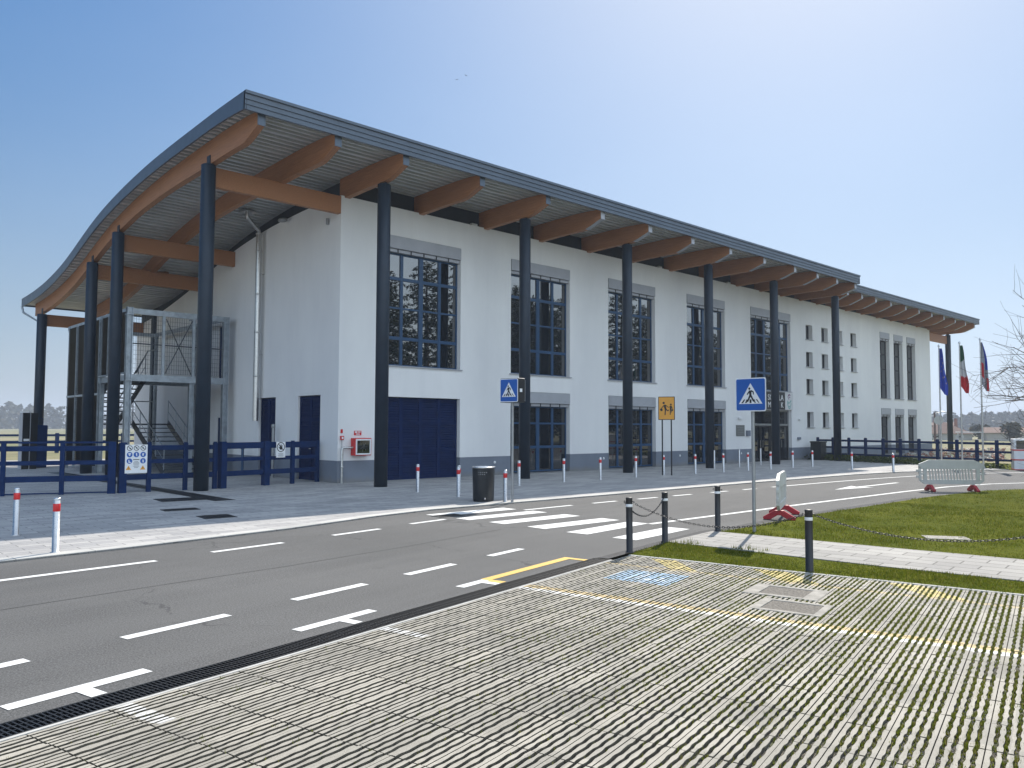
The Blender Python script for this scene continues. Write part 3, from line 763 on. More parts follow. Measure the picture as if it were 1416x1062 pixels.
# ---- glulam beams
def beam(x, yf, y_end, w=.2, cap=True):
    n = 10 if y_end < 25 else 44
    up, lo = [], []
    nose = [(0, .36), (.22, .45), (.5, .565), (.75, .65), (.98, .68)]
    Y = [yf + d for d, _ in nose] + [yf + .98 + (y_end - yf - .98) * (i + 1) / n for i in range(n)]
    b = MB(); V = []
    for i, y in enumerate(Y):
        zt = zsof(y) - .004
        d = nose[i][1] if i < len(nose) else .68
        if y > 23: d = .68 - .12 * min(1, (y - 23) / 5)
        V += [(x - w / 2, y, zt), (x + w / 2, y, zt), (x + w / 2, y, zt - d), (x - w / 2, y, zt - d)]
    m = len(Y); F = []
    for i in range(m - 1):
        o, q = 4 * i, 4 * i + 4
        F += [(o, o + 1, q + 1, q), (o + 1, o + 2, q + 2, q + 1), (o + 2, o + 3, q + 3, q + 2), (o + 3, o, q, q + 3)]
    F += [(3, 2, 1, 0), (4 * m - 4, 4 * m - 3, 4 * m - 2, 4 * m - 1)]
    b.add(V, F)
    B = b.build('beam', M['wood'], BL, .008)
    if cap:
        z = zsof(yf)
        MB().box((x - w / 2 - .006, yf - .02, z - .37), (x + w / 2 + .006, yf - .003, z - .0)).build('end_cap', M['shutter'] if x > 22 else M['fascia'], B)
        if x > 22:
            q = MB()
            for i in range(3):
                (a0, d0), (a1, d1) = nose[i], nose[i + 1]
                q.bar((x, yf + a0, zsof(yf + a0) - d0 - .008), (x, yf + a1, zsof(yf + a1) - d1 - .008), w + .01, .012)
            q.build('nose_lit_edge', M['shutter'], B)  # pale strips painting in the light caught along the nose edges
    return B
beam(8.97, 19.07, 41.7); beam(11.2, 19.07, 41.7)
for x in (13.47, 16.43, 19.42, 22.3, 25.15, 28.05, 30.95, 33.85, 36.75, 39.1, 41.3, 43.5): beam(x, 19.07, YF + .31)
for x in (45.55, 47.46, 49.42, 51.68, 54.02, 56.28, 58.56, 60.86, 63.1): beam(x, 20.42, YF + .31)
beam(65.25, 20.42, 41.7); beam(67.25, 20.42, 41.7)
for y, z0, z1, xa in ((22.3, 8.63, 9.2, 8.98), (30.2, 8.06, 8.64, 8.98), (33.3, 7.46, 8.02, 8.98), (40.5, 6.28, 6.8, 8.98)):
    b = MB().box((xa, y, z0), (XG - .003, y + .18, z1)); b.build('tie_beam', M['wood'], BL, .008)
MB().box((XE + .003, 22.3, 8.4), (67.2, 22.48, 9.0)).build('tie_beam', M['wood'], BL, .008)
for s in (-1, 1):
    MB().bar((11.2 + s * .1, 33.3 + .25, 8.0), (11.2 + s * 1.0, 33.3 + 1.2, 8.25), .1, .16).build('brace', M['wood'], BL)

# ---- steel columns
def column(x, y, zt, r=.2):
    b = MB().lathe((x, y, .02), [(0, 0), (r, 0), (r, zt - .04), (r - .03, zt - .02), (0, zt - .02)], 28)
    c = b.build('column', M['column'], BL)
    MB().box((x - .013, y - .11, zt - .05), (x + .013, y + .11, zt + .26)).build('fin_plate', M['column'], c)
    return c
for x in (13.48, 19.42, 25.12, 30.92, 36.72, 43.45): column(x, 20.2, 9.16)
for y, z in ((22.1, 9.16), (29.95, 8.62), (32.95, 8.0), (40.35, 6.78)): column(8.86, y, z)
column(67.2, 22.3, 9.1)
MB().tube([(8.45, 42.3, 7.3), (8.5, 42.2, 7.0), (8.86, 40.6, 6.4), (8.86, 40.58, .1)], .05, 8).build('downpipe', M['galv'], BL)

# ---- windows
def window(x0, x1, z0, z1, cols, trans, box=True, sill=True, glass='glass', fm='wblue', rec=.2, fw=.055, mid=True, thin=.055):
    ya, yb = YF + rec, YF + rec + .07
    zt = z1 - (.55 if box else 0)
    f = MB(); gl = MB()
    f.box((x0, ya, z0), (x0 + fw, yb, zt)).box((x1 - fw, ya, z0), (x1, yb, zt)).box((x0 + fw, ya, z0), (x1 - fw, yb, z0 + fw)).box((x0 + fw, ya, zt - fw), (x1 - fw, yb, zt))
    w = x1 - x0
    for i in range(1, cols):
        x = x0 + w * i / cols; t = .085 if (mid and i == cols // 2) else thin
        f.box((x - t, ya - .012, z0 + fw), (x + t, yb - .004, zt - fw))
    for z, t in trans:
        f.box((x0 + fw, ya - .006, z - t), (x1 - fw, yb - .008, z + t))
    W = f.build('window', M[fm], BL)
    gl.quad((x0, ya + .03, z0), (x1, ya + .03, z0), (x1, ya + .03, zt), (x0, ya + .03, zt)); gl.build('pane', M[glass], W)
    if box:
        s = MB().box((x0 + .012, YF - .03, z1 - .43), (x1 - .012, YF + .26, z1 - .012)).box((x0 + .03, YF + .05, z1 - .55), (x1 - .03, YF + .17, z1 - .445))
        n = max(1, int(w / .62))
        for i in range(1, n + 1):
            x = x0 + w * i / (n + 1); s.box((x - .018, YF + .03, z1 - .56), (x + .018, YF + .049, z1 - .44), 1)
        s.build('shutter_box', [M['shutter'], M['black']], W)
    if sill:
        MB().box((x0 - .07, YF - .06, z0 - .035), (x1 + .07, YF + .2, z0 - .002)).build('sill', M['shutter'], W)
for i, (a, c) in enumerate(ups):
    window(a, c, 3.86, 8.27, 5 if i == 4 else 4, [(6.85, .055), (5.84, .03), (4.81, .055)])
    if 0 < i < 4: window(a, c, .07, 3.18, 4, [(1.96, .035), (1.03, .05)], sill=False, glass='glass2')
for x, z0, z1 in small: window(x, x + .82, z0, z1, 2, [], box=False, fm='black', fw=.035, mid=False, thin=.02, rec=.24)
for a, c in tall:
    window(a, c, 3.85, 8.31, 2, [(6.85, .04), (5.84, .025), (4.81, .04)], fm='black', mid=False, thin=.03, rec=.24)
    window(a, c, .12, 3.18, 2, [(1.96, .03), (1.03, .03)], sill=False, glass='glass2', fm='black', mid=False, thin=.03, rec=.24)

# ---- louvred doors
def louvre(name, fr, w, h, leaves, bands, handle=None):
    """fr origin at lower-left, n outwards"""
    d = MB(); o, ux, uy, n = fr
    def bx(u0, u1, v0, v1, d0, d1): d.prism([(u0, v0), (u1, v0), (u1, v1), (u0, v1)], fr, d0, d1)
    bx(0, w, 0, h, -.06, -.045)
    lw = w / leaves; e = .07
    for i in range(leaves):
        a, c = i * lw, (i + 1) * lw
        bx(a, a + e, 0, h, -.045, 0); bx(c - e, c, 0, h, -.045, 0)
        for j, (p, q) in enumerate(bands):
            bx(a + e, c - e, p - .06, p, -.045, -.002)
            v = p + .015
            while v < q - .05:
                d.prism([(a + e, v), (c - e, v), (c - e, v + .006), (a + e, v + .006)], fr, -.044, -.008)
                pts = [o + ux * (a + e) + uy * (v + .06) + n * -.044, o + ux * (c - e) + uy * (v + .06) + n * -.044, o + ux * (c - e) + uy * v + n * -.006, o + ux * (a + e) + uy * v + n * -.006]
                d.add(pts, [(3, 2, 1, 0)]); v += .085
            bx(a + e, c - e, q - .05, q, -.045, -.002)
    D = d.build(name, M['navy'], BL)
    if handle:
        k = MB(); p = o + ux * handle[0] + uy * handle[1] + n * .0
        k.bar(p, p + n * .05, .02, .02); k.bar(p + n * .05, p + n * .05 + ux * .12, .02, .022); k.build('handle', M['steel'], D)
    return D
louvre('louvre_panel', frame((14.96, YF + .16, .02), (1, 0, 0)), 3.25, 2.78, 4, [(.06, .95), (1.0, 1.9), (1.95, 2.74)])
louvre('louvre_door', frame((XG + .07, 24.91, .02), (0, -1, 0)), 1.48, 2.8, 2, [(.08, 1.2), (1.26, 2.0), (2.06, 2.76)], (.75, 1.05))
louvre('louvre_door', frame((XG + .07, 27.84, .02), (0, -1, 0)), 1.27, 2.8, 2, [(.08, 1.2), (1.26, 2.76)], (.66, 1.05))
for z0, z1 in ((.02, 2.14), (3.69, 5.79)):
    d = MB().box((XG + .05, 30.61, z0), (XG + .09, 31.59, z1)).box((XG + .035, 30.7, z0 + .25), (XG + .05, 31.5, z1 - .2))
    D = d.build('fire_door', M['blue'], BL)
    if z0 > 1: MB().box((XG + .025, 30.95, z0 + 1.35), (XG + .034, 31.25, z0 + 1.75)).build('door_window', M['glass2'], D)

# ---- main entrance (glazed doors under the sign)
x0, x1 = 38.15, 42.33
f = MB(); ya, yb = YF + .18, YF + .27
for a, c in ((x0, x0 + .16), (x1 - .07, x1)): f.box((a, ya, .02), (c, yb, 2.81))
f.box((x0 + .16, ya, 2.72), (x1 - .07, yb, 2.81)).box((x0 + .16, ya - .03, 1.95), (x1 - .07, yb, 2.05))
E_ = f.build('entrance', M['greypole'], BL)
MB().quad((x0 + .1, ya + .05, 2.05), (x1, ya + .05, 2.05), (x1, ya + .05, 2.75), (x0 + .1, ya + .05, 2.75)).build('transom_pane', M['glass2'], E_)
for k in range(4):
    a = x0 + .17 + k * 1.0; g = MB(); e = .06
    g.box((a, ya + .01, .03), (a + e, yb - .02, 1.94)).box((a + .96 - e, ya + .01, .03), (a + .96, yb - .02, 1.94)).box((a + e, ya + .01, .03), (a + .96 - e, yb - .02, .14)).box((a + e, ya + .01, 1.86), (a + .96 - e, yb - .02, 1.94))
    D = g.build('door', M['black'], E_)
    MB().quad((a + .02, ya + .05, .05), (a + .94, ya + .05, .05), (a + .94, ya + .05, 1.9), (a + .02, ya + .05, 1.9)).build('pane', M['glass2'], E_)
    if k in (0, 1, 2, 3):
        hx = a + (.86 if k % 2 == 0 else .1); MB().bar((hx, ya - .04, .75), (hx, ya - .04, 1.15), .025, .025).build('handle', M['steel'], E_)
# flue on the gable
b = MB().tube([(XG - .22, 27.68, 2.0), (XG - .22, 27.68, 8.9)], .105, 16)
for z in (3.6, 5.2, 6.6, 8.2, 8.85): b.lathe((XG - .22, 27.68, z), [(.105, 0), (.122, .01), (.122, .05), (.105, .06)], 16)
b.tube([(XG - .22, 27.68, 8.88), (XG - .28, 27.6, 8.98), (12.45, 27.35, 9.28), (12.4, 27.33, 9.36), (12.4, 27.33, 9.6)], .07, 12)
b.lathe((12.4, 27.33, 9.5), [(.3, 0), (.3, .02), (.08, .04)], 16)
for z in (4.4, 7.4): b.box((XG - .12, 27.64, z), (XG - .001, 27.72, z + .03))
b.build('flue_pipe', M['steel'], BL)
b = MB().tube([(XG - .06, 23.05, 8.6), (XG - .06, 23.05, 8.4)], .05, 8); b.lathe((XG - .25, 25.8, 9.02), [(0, .1), (.2, .06), (.24, 0), (.2, -.03), (0, -.04)], 18, 0, .6, 1)
b.build('wall_lamp', M['greypole'], BL)
for x in (19.0, 30.4, 36.3): MB().box((x - .13, YF + .16, 9.24), (x + .13, YF + .28, 9.36)).build('floodlight', M['white'], BL)
# wall bits by the doors
for nm, a, c, z0, z1, m in (('intercom', 37.47, 37.8, 1.39, 1.68, 'plinth'), ('wall_light', 36.69, 37.03, 2.28, 2.36, 'white'), ('wall_light', 43.1, 43.35, 2.28, 2.36, 'white'), ('socket_box', 42.93, 43.22, 1.16, 1.3, 'plinth')):
    MB().box((a, YF - .1, z0), (c, YF - .001, z1)).build(nm, M[m], BL, .01)
for x in (19.9, 26.1, 31.6, 37.0): MB().lathe((x, YF - .012, .5), [(0, -.06), (.05, -.03), (.06, 0), (.05, .03), (0, .06)], 10, 0, 1, .3).build('wall_spot', M['white'], BL)

# ---- external steel stair tower (stands free of the wall)
ST_ = empty('external_staircase', 'galvanised steel fire stair tower with mesh panels beside the gable wall', 'staircase', (9.2, 30, 0))
ST_.location = (0, 0, 0)
def part(b, name, mat, par=None): return b.build(name, M[mat], par or ST_)
YT = 30.0; XL, XR = 9.23, 12.95
for x, y, z0, z1, w in ((XL + .1, YT, .02, 6.03, .2), (XR - .1, YT, .02, 6.0, .2), (XL + .1, 33.0, .02, 6.0, .16), (XL + .1, 37.5, .02, 6.0, .12), (11.6, YT + .1, .02, 3.44, .16), (XR - .1, 33.0, .02, 6, .16), (XR - .1, 37.5, .02, 6, .12)):
    p = MB().box((x - w / 2, y - w / 2, z0), (x - w / 2 + .03, y + w / 2, z1)).box((x + w / 2 - .03, y - w / 2, z0), (x + w / 2, y + w / 2, z1)).box((x - w / 2, y - .02, z0), (x + w / 2, y + .02, z1))
    for z in (5.75, 3.4): p.box((x - w / 2 - .015, y - w / 2 - .015, z), (x + w / 2 + .015, y + w / 2 + .015, z + .04))
    part(p, 'post', 'galv')
part(MB().bar((XL, YT, 5.9), (XR, YT, 5.9), .1, .2).bar((XL + .1, YT, 5.93), (XL + .1, 37.5, 5.93), .08, .16).bar((XR - .1, YT, 5.93), (XR - .1, 37.5, 5.93), .08, .16).bar((XL, 37.5, 5.9), (XR, 37.5, 5.9), .08, .16), 'top_frame', 'galv')
part(MB().bar((XL, YT, 3.52), (XR, YT, 3.52), .1, .24).bar((XL + .1, YT, 3.52), (XL + .1, 33, 3.52), .1, .2).bar((XL, 33, 3.52), (XR, 33, 3.52), .1, .2), 'platform_frame', 'galv')
b = MB(); y = YT + .06
while y < 32.95: b.box((XL + .1, y, 3.56), (XR - .1, y + .012, 3.63)); y += .045
for x in range(9): b.box((XL + .2 + x * .43, YT + .05, 3.55), (XL + .212 + x * .43, 32.95, 3.64))
part(b, 'platform_grating', 'wire')
for x in (10.52, 11.62): part(MB().box((x - .05, YT - .03, 3.64), (x + .05, YT + .03, 5.8)), 'upright', 'galv')
def meshpanel(x0, x1, z0, z1, y):
    b = MB(); x = x0
    while x < x1: b.box((x, y - .004, z0), (x + .008, y + .004, z1)); x += .085
    z = z0
    while z < z1: b.box((x0, y - .007, z), (x1, y + .001, z + .008)); z += .16
    part(b, 'mesh_panel', 'wire')
meshpanel(XL + .25, 10.46, 3.7, 5.78, YT); meshpanel(10.58, 11.56, 3.7, 5.78, YT); meshpanel(11.68, XR - .22, 3.7, 5.78, YT)
part(MB().bar((10.6, YT - .01, 5.72), (11.55, YT - .01, 3.72), .03, .03).bar((10.6, YT - .03, 3.72), (11.55, YT - .03, 5.72), .03, .03), 'cross_brace', 'wire')
part(MB().bar((XL + .2, YT + .06, 4.75), (XR - .2, YT + .06, 4.75), .04, .04), 'guard_rail', 'wire')
# dark louvre cladding on the outer side
def clad(y0, y1, z0, z1):
    b = MB(); z = z0
    while z < z1 - .02:
        b.add([(XL + .08, y0, z), (XL + .08, y1, z), (XL + .03, y1, z + .085), (XL + .03, y0, z + .085)], [(0, 1, 2, 3), (3, 2, 1, 0)]); z += .075
    b.quad((XL + .085, y0, z0), (XL + .085, y1, z0), (XL + .085, y1, z1), (XL + .085, y0, z1))
    part(b, 'louvre_cladding', 'black')
clad(33.1, 36.1, .25, 5.85); clad(36.2, 37.44, .25, 5.85); clad(30.1, 32.0, 3.7, 5.85); clad(32.05, 32.9, 3.7, 5.85)
b = MB()
for y, z0 in ((36.15, .1), (33.08, .1), (32.02, 3.66)): b.box((XL - .02, y - .03, z0), (XL + .06, y + .03, 5.86))
b.box((XL - .02, 33.1, 2.97), (XL + .03, 37.4, 3.05)).box((XL - .02, 30.1, 3.64), (XL + .05, 33, 3.7))
part(b, 'cladding_rail', 'galv')
def flight(x0, x1, ya, za, yb, zb, n):
    b = MB()
    for i in range(n):
        t = (i + .5) / n; y = ya + (yb - ya) * t; z = za + (zb - za) * (i + 1) / n; d = abs(yb - ya) / n * .55
        b.box((x0, y - d, z - .04), (x1, y + d, z))
    F = part(b, 'flight', 'wire')
    for x in (x0, x1): MB().bar((x, ya, za + .02), (x, yb, zb + .02), .04, .24).build('stringer', M['wire'], F)
    for x in (x0, x1):
        h = MB().tube([(x, ya, za + .95), (x, yb, zb + .95)], .022, 8).tube([(x, ya, za + .5), (x, yb, zb + .5)], .014, 6)
        for i in range(5):
            t = i / 4; y = ya + (yb - ya) * t; z = za + (zb - za) * t; h.tube([(x, y, z), (x, y, z + .95)], .018, 6)
        h.build('handrail', M['galv'], F)
flight(10.9, 12.3, 30.7, .02, 34.3, 1.9, 11)
flight(9.45, 10.65, 35.4, 1.9, 32.2, 3.6, 10)
part(MB().box((9.45, 34.3, 1.84), (12.3, 35.9, 1.9)), 'landing', 'wire')
b = MB().tube([(9.5, 35.85, 2.85), (12.25, 35.85, 2.85)], .022, 8).tube([(10.75, 31.2, 4.7), (10.75, 32.3, 4.7), (10.75, 33.6, 3.9)], .022, 8)
for x in (9.5, 10.4, 11.3, 12.2): b.tube([(x, 35.85, 1.9), (x, 35.85, 2.85)], .018, 6)
part(b, 'landing_rail', 'galv')
# dark post closing the far end of the gable
MB().box((XG - .16, 38.7, .02), (XG - .003, 38.95, 6.95)).build('gable_post', M['column'], BL)

# ================================================================== STREET FURNITURE
# steel bollards with a red band
def make_bollard(red=True):
    t = empty('steel_bollard', 'x', 'bollard', (0, 0, .02), 0, 'steel bollards with a red band' if red else 'plain steel bollards by the wall')
    MB().lathe((0, 0, 0), [(.07, 0), (.07, .006), (.046, .01), (.046, .735), (.036, .742)] if red else [(.05, 0), (.05, .006), (.032, .01), (.032, .8), (.02, .81), (0, .812)], 20).build('post', M['steel'], t)
    if red:
        MB().lathe((0, 0, 0), [(.0465, .575), (.0478, .577), (.0478, .683), (.0465, .685)], 20).build('red_band', M['red'], t)
        MB().lathe((0, 0, 0), [(.047, .735), (.048, .74), (.048, .755), (.035, .765), (0, .768)], 20).build('cap', M['cap'], t)
    return t
BO = make_bollard()
blist = [(3.05, 12.68, 'nearest red-banded bollard, at the kerb on the left of the road'), (3.05, 15.12, 'red-banded bollard at the shadow edge behind the nearest kerb bollard'),
 (13.15, 17.9, 'red-banded bollard in front of the big blue louvred opening'), (13.08, 16.05, 'red-banded bollard right of the louvred opening, left of the litter bin'),
 (13.55, 16.6, 'red-banded bollard mostly hidden behind the litter bin'), (13.0, 14.18, 'red-banded bollard at the kerb between litter bin and crossing sign'),
 (16.98, 17.9, 'red-banded bollard in front of the second front column'), (19.3, 18.2, 'red-banded bollard in front of the first ground-floor window'),
 (21.07, 18.15, 'red-banded bollard before the wall between the first two ground-floor windows'), (23.11, 18.22, 'red-banded bollard beside the third front column, before the second window'),
 (24.89, 18.3, 'red-banded bollard between the two legs of the amber sign'), (26.55, 18.02, 'red-banded bollard left of the fourth front column'),
 (28.5, 18.0, 'red-banded bollard just right of the fourth front column'), (30.29, 17.95, 'red-banded bollard just left of the grey crossing-sign pole'),
 (32.12, 17.93, 'red-banded bollard at the fifth column, before the entrance doors'), (34.3, 18.05, 'red-banded bollard at the right edge of the entrance'),
 (35.78, 17.85, 'red-banded bollard in front of the dark box bin'), (34.9, 15.6, 'red-banded bollard at the sunlit corner near the dark hedge'), (34.35, 13.62, 'rightmost red-banded bollard, in the sun at the kerb')]
for i, (x, y, lab) in enumerate(blist):
    o = BO if i == 0 else copy_tree(BO)
    o.location = (x, y, .02); o['label'] = lab; o.rotation_euler.z = i * .7
PB = make_bollard(False)
for i, (x, y, lab) in enumerate([(30.42, 19.66, 'plain steel post beside the fourth column, no red band'), (32.58, 19.74, 'plain steel post between fourth column and entrance, under the wall plaque'), (35.4, 20.28, 'plain steel post right before the entrance doors')]):
    o = PB if i == 0 else copy_tree(PB); o.location = (x, y, .02); o['label'] = lab

# black posts with chain
def make_post():
    t = empty('chain_post', 'x', 'post', (0, 0, 0), 0, 'black posts with a white band')
    MB().lathe((0, 0, 0), [(.062, 0), (.062, .01), (.0475, .016), (.0475, .755), (.049, .76), (.049, .772), (.04, .78), (0, .781)], 20).build('post', M['rubber'], t)
    MB().lathe((0, 0, 0), [(.048, .645), (.0488, .647), (.0488, .683), (.048, .685)], 20).build('white_band', M['white'], t)
    b = MB()
    for a in (0, PI): b.tube([(math.cos(a) * .045, math.sin(a) * .045, .72), (math.cos(a) * .075, math.sin(a) * .075, .73), (math.cos(a) * .082, math.sin(a) * .082, .715), (math.cos(a) * .065, math.sin(a) * .065, .7)], .006, 6)
    b.build('hook', M['chain'], t)
    return t
BP = make_post()
posts = [(9.11, 7.3, .02, 'black white-banded post at the corner of the pavers, start of both chains', 0), (10.4, 7.63, .01, 'black white-banded post at the grass corner where the short chain ends', 0),
         (12.14, 7.79, .02, 'black white-banded post across the path, with no chain', 0), (9.66, 4.88, 0, 'nearest black white-banded post, standing between pavers and grass strip', 0)]
for i, (x, y, z, lab, _) in enumerate(posts):
    o = BP if i == 0 else copy_tree(BP); o.location = (x, y, z); o['label'] = lab; o.rotation_euler.z = math.atan2(-2.4, .56) if i != 1 else .3
o = COL.objects['chain_post']; o.rotation_euler = (math.radians(-2.2), math.radians(-1.5), math.atan2(-2.4, .56))
def chain(a, c, sag, lab, r=.0042):
    a = Vector(a); c = Vector(c); n = 60; b = MB()
    pts = [a.lerp(c, i / n) - Vector((0, 0, sag * 4 * (i / n) * (1 - i / n))) for i in range(n + 1)]
    ln = sum((pts[i + 1] - pts[i]).length for i in range(n)); k = int(ln / .034)
    # resample
    acc = [0]
    for i in range(n): acc.append(acc[-1] + (pts[i + 1] - pts[i]).length)
    def at(s):
        for i in range(n):
            if acc[i + 1] >= s: return pts[i].lerp(pts[i + 1], (s - acc[i]) / (acc[i + 1] - acc[i]))
        return pts[-1]
    for i in range(k):
        p = at(ln * (i + .5) / k); d = (at(min(ln, ln * (i + 1) / k)) - at(ln * i / k)).normalized()
        sidev = d.cross(Vector((0, 0, 1))).normalized(); up = sidev.cross(d)
        s_ = sidev if i % 2 else up; P = []
        for q in range(9):
            an = 2 * PI * q / 8; P.append(p + d * math.cos(an) * .024 + s_ * math.sin(an) * .0115)
        b.tube(P, r, 5, 0, False)
    tag(b.build('chain', M['chain']), lab, 'chain')
chain((9.11, 7.38, .72), (10.35, 7.6, .72), .24, 'short dark chain sagging between the two corner posts')
chain((9.15, 7.22, .71), (9.63, 4.96, .7), .23, 'dark chain hanging along the pavers from corner post to nearest post')
chain((9.68, 4.8, .71), (10.24, 2.3, .71), .2, 'dark chain hanging right of the nearest post across the lawn edge')

# litter bins
t = empty('litter_bin', 'oval charcoal metal litter bin with pierced front and pale two-hole lid at the kerb', 'bin', (12.78, 14.72, .02), .35)
MB().lathe((0, 0, 0), [(0, .0), (.29, .0), (.3, .03), (.3, .04), (.305, .05), (.325, .80), (.325, .815)], 36, 0, 1, .78).build('body', M['binm'], t)
b = MB().lathe((0, 0, 0), [(.335, .8), (.342, .81), (.342, .825), (.31, .832), (.285, .828), (.285, .80)], 36, 0, 1, .78)
b.box((-.022, -.225, .803), (.022, .225, .824)); b.build('lid', M['cap'], t)
MB().lathe((0, 0, 0), [(.285, .79), (.0, .79)], 36, 0, 1, .78).build('liner', M['signblack'], t)
b = MB()
for z, n in ((.70, 5), (.655, 4)):
    for i in range(n):
        a = -2.95 + i * .17; r = .3255 - (.8 - z) * .026
        b.lathe((math.cos(a) * r, math.sin(a) * r * .78, z), [(0, -.011), (.006, -.008), (.009, 0), (.006, .008), (0, .011)], 8)
a = -2.4; b.box((math.cos(a) * .31 - .03, math.sin(a) * .31 * .78 - .02, .06), (math.cos(a) * .31 + .01, math.sin(a) * .31 * .78, .1))
b.build('perforation', M['cap'], t)
t = empty('box_bin', 'square dark box bin against the wall at the end of the far fence', 'bin', (43.75, 21.45, .02), .05)
MB().box((-.38, -.3, 0), (.38, .3, .98)).build('body', M['binm'], t, .015)
b = MB().box((-.41, -.33, .98), (.41, .33, 1.05)); b.build('lid', M['black'], t, .01)
MB().box((-.22, -.315, .74), (.22, -.302, .9)).build('opening', M['signblack'], t)

# zebra crossing signs
def ped_panel(t, w, fr, name='panel'):
    """fr: centre of the panel, n towards the viewer"""
    h = w / 2
    b = MB().prism(rrect(-h, -h, h, h, .04), fr, -.012, 0); p = b.build(name, M['greypole'], t)
    b = MB().prism(rrect(-h, -h, h, h, .04), fr, .0005, .0022)
    b2 = MB().prism(rrect(-h + .018, -h + .018, h - .018, h - .018, .03), fr, .0028, .0045)
    b.build('white_border', M['white'], p); b2.build('blue_field', M['signblue'], p)
    k = w / .6
    MB().prism([(-.23 * k, -.165 * k), (.23 * k, -.165 * k), (0, .205 * k)], fr, .005, .0065).build('white_triangle', M['white'], p)
    s = MB(); d0, d1 = .007, .0085
    P = lambda poly: s.prism([(u * k, v * k) for u, v in poly], fr, d0, d1)
    P(circ(-.02, .108, .021)); P(limb((-.004, .075), (.0, -.02), .05, .042)); P(limb((-.012, .07), (-.066, .0), .028, .02)); P(limb((.012, .072), (.058, .045), .026, .022)); P(limb((.055, .05), (.06, .0), .022, .018))
    P(limb((-.006, -.015), (-.06, -.13), .034, .026)); P(limb((.006, -.015), (.066, -.125), .034, .026))
    for a, c in ((-.185, -.135), (-.105, -.075), (-.02, .02), (.075, .105), (.135, .185)):
        m = (a + c) / 2; wd = .026 if a != -.02 else .038
        P([(m - wd / 2 + (0 if m == 0 else m * .06), -.15), (m + wd / 2, -.15), (m * .72 + wd / 2, -.085), (m * .72 - wd / 2, -.085)])
    s.build('walking_figure', M['signblack'], p)
    return p
t = empty('crossing_sign', 'blue zebra crossing sign on a bare grey pole at the lawn corner', 'road sign', (12.62, 7.37, 0))
MB().tube([(0, 0, -.02), (0, 0, 2.62)], .03, 16).lathe((0, 0, 2.62), [(.031, 0), (.031, .012), (0, .016)], 16).build('pole', M['greypole'], t)
for z in (2.25, 2.53): MB().box((-.05, -.06, z), (.035, .06, z + .03)).build('clamp', M['greypole'], t)
ped_panel(t, .585, frame((-.065, 0, 2.385), (.02, -1, 0)))
t = empty('crossing_sign', 'boxed double-faced blue zebra crossing sign standing beside the litter bin', 'road sign', (13.06, 14.0, .02))
MB().tube([(0, 0, -.02), (0, 0, 2.4)], .032, 16).build('pole', M['greypole'], t)
a = Vector((.12, -1, 0)).normalized(); nb = a.cross(Vector((0, 0, 1)))
c = Vector((0, .02, 2.66)); fr = (c, a, Vector((0, 0, 1)), nb)
MB().prism(rrect(-.285, -.29, .285, .29, .02), fr, -.14, .10).build('box', M['signblack'], t)
ped_panel(t, .56, (c + nb * .115, a, Vector((0, 0, 1)), nb)); ped_panel(t, .56, (c - nb * .155, -a, Vector((0, 0, 1)), -nb))
o_ = c + a * .287; MB().box((o_.x - .05, o_.y - .004, 2.62), (o_.x + .03, o_.y + .002, 2.7)).build('sticker', M['white'], t)

# amber school children sign on two legs
t = empty('school_sign', 'amber sign with two running children on two dark legs before the windows', 'road sign', (24.9, 18.15, .02))
a = Vector((.45, -.89, 0)).normalized(); nb = a.cross(Vector((0, 0, 1)))
for s_ in (-.17, .17): MB().tube([tuple(a * s_ + Vector((0, 0, -.02))), tuple(a * s_ + Vector((0, 0, 2.95)))], .026, 12).build('leg', M['black'], t)
fr = (Vector((0, 0, 2.52)) + nb * .045, a, Vector((0, 0, 1)), nb)
P_ = MB().prism(rrect(-.31, -.44, .31, .44, .02), fr, -.03, 0).build('panel', M['black'], t)
MB().prism(rrect(-.285, -.415, .285, .415, .015), fr, .001, .003).build('amber_field', M['signyellow'], P_)
s = MB(); P = lambda poly: s.prism(poly, fr, .0038, .005)
P(circ(-.105, .2, .042)); P(limb((-.075, .13), (-.03, -.04), .085, .07)); P(limb((-.08, .12), (-.19, -.0), .03, .026)); P(limb((-.04, .12), (.07, .035), .03, .024)); P([(-.24, -.02), (-.16, .0), (-.14, -.085), (-.2, -.11), (-.245, -.07)])
P(limb((-.035, -.03), (-.055, -.26), .05, .035)); P(limb((-.02, -.03), (.045, -.1), .05, .034)); P(limb((.04, -.1), (.1, -.06), .034, .03))
P(circ(.165, .14, .036)); P(limb((.165, .09), (.16, -.03), .07, .07)); P(limb((.15, .07), (.08, .03), .024, .02)); P(limb((.18, .07), (.24, -.02), .024, .02)); P([(.2, -.04), (.255, -.03), (.25, -.1), (.2, -.1)])
P(limb((.15, -.03), (.14, -.25), .04, .028)); P(limb((.17, -.03), (.2, -.12), .04, .026)); P(limb((.2, -.12), (.17, -.16), .026, .024))
s.build('children_figures', M['signblack'], P_)

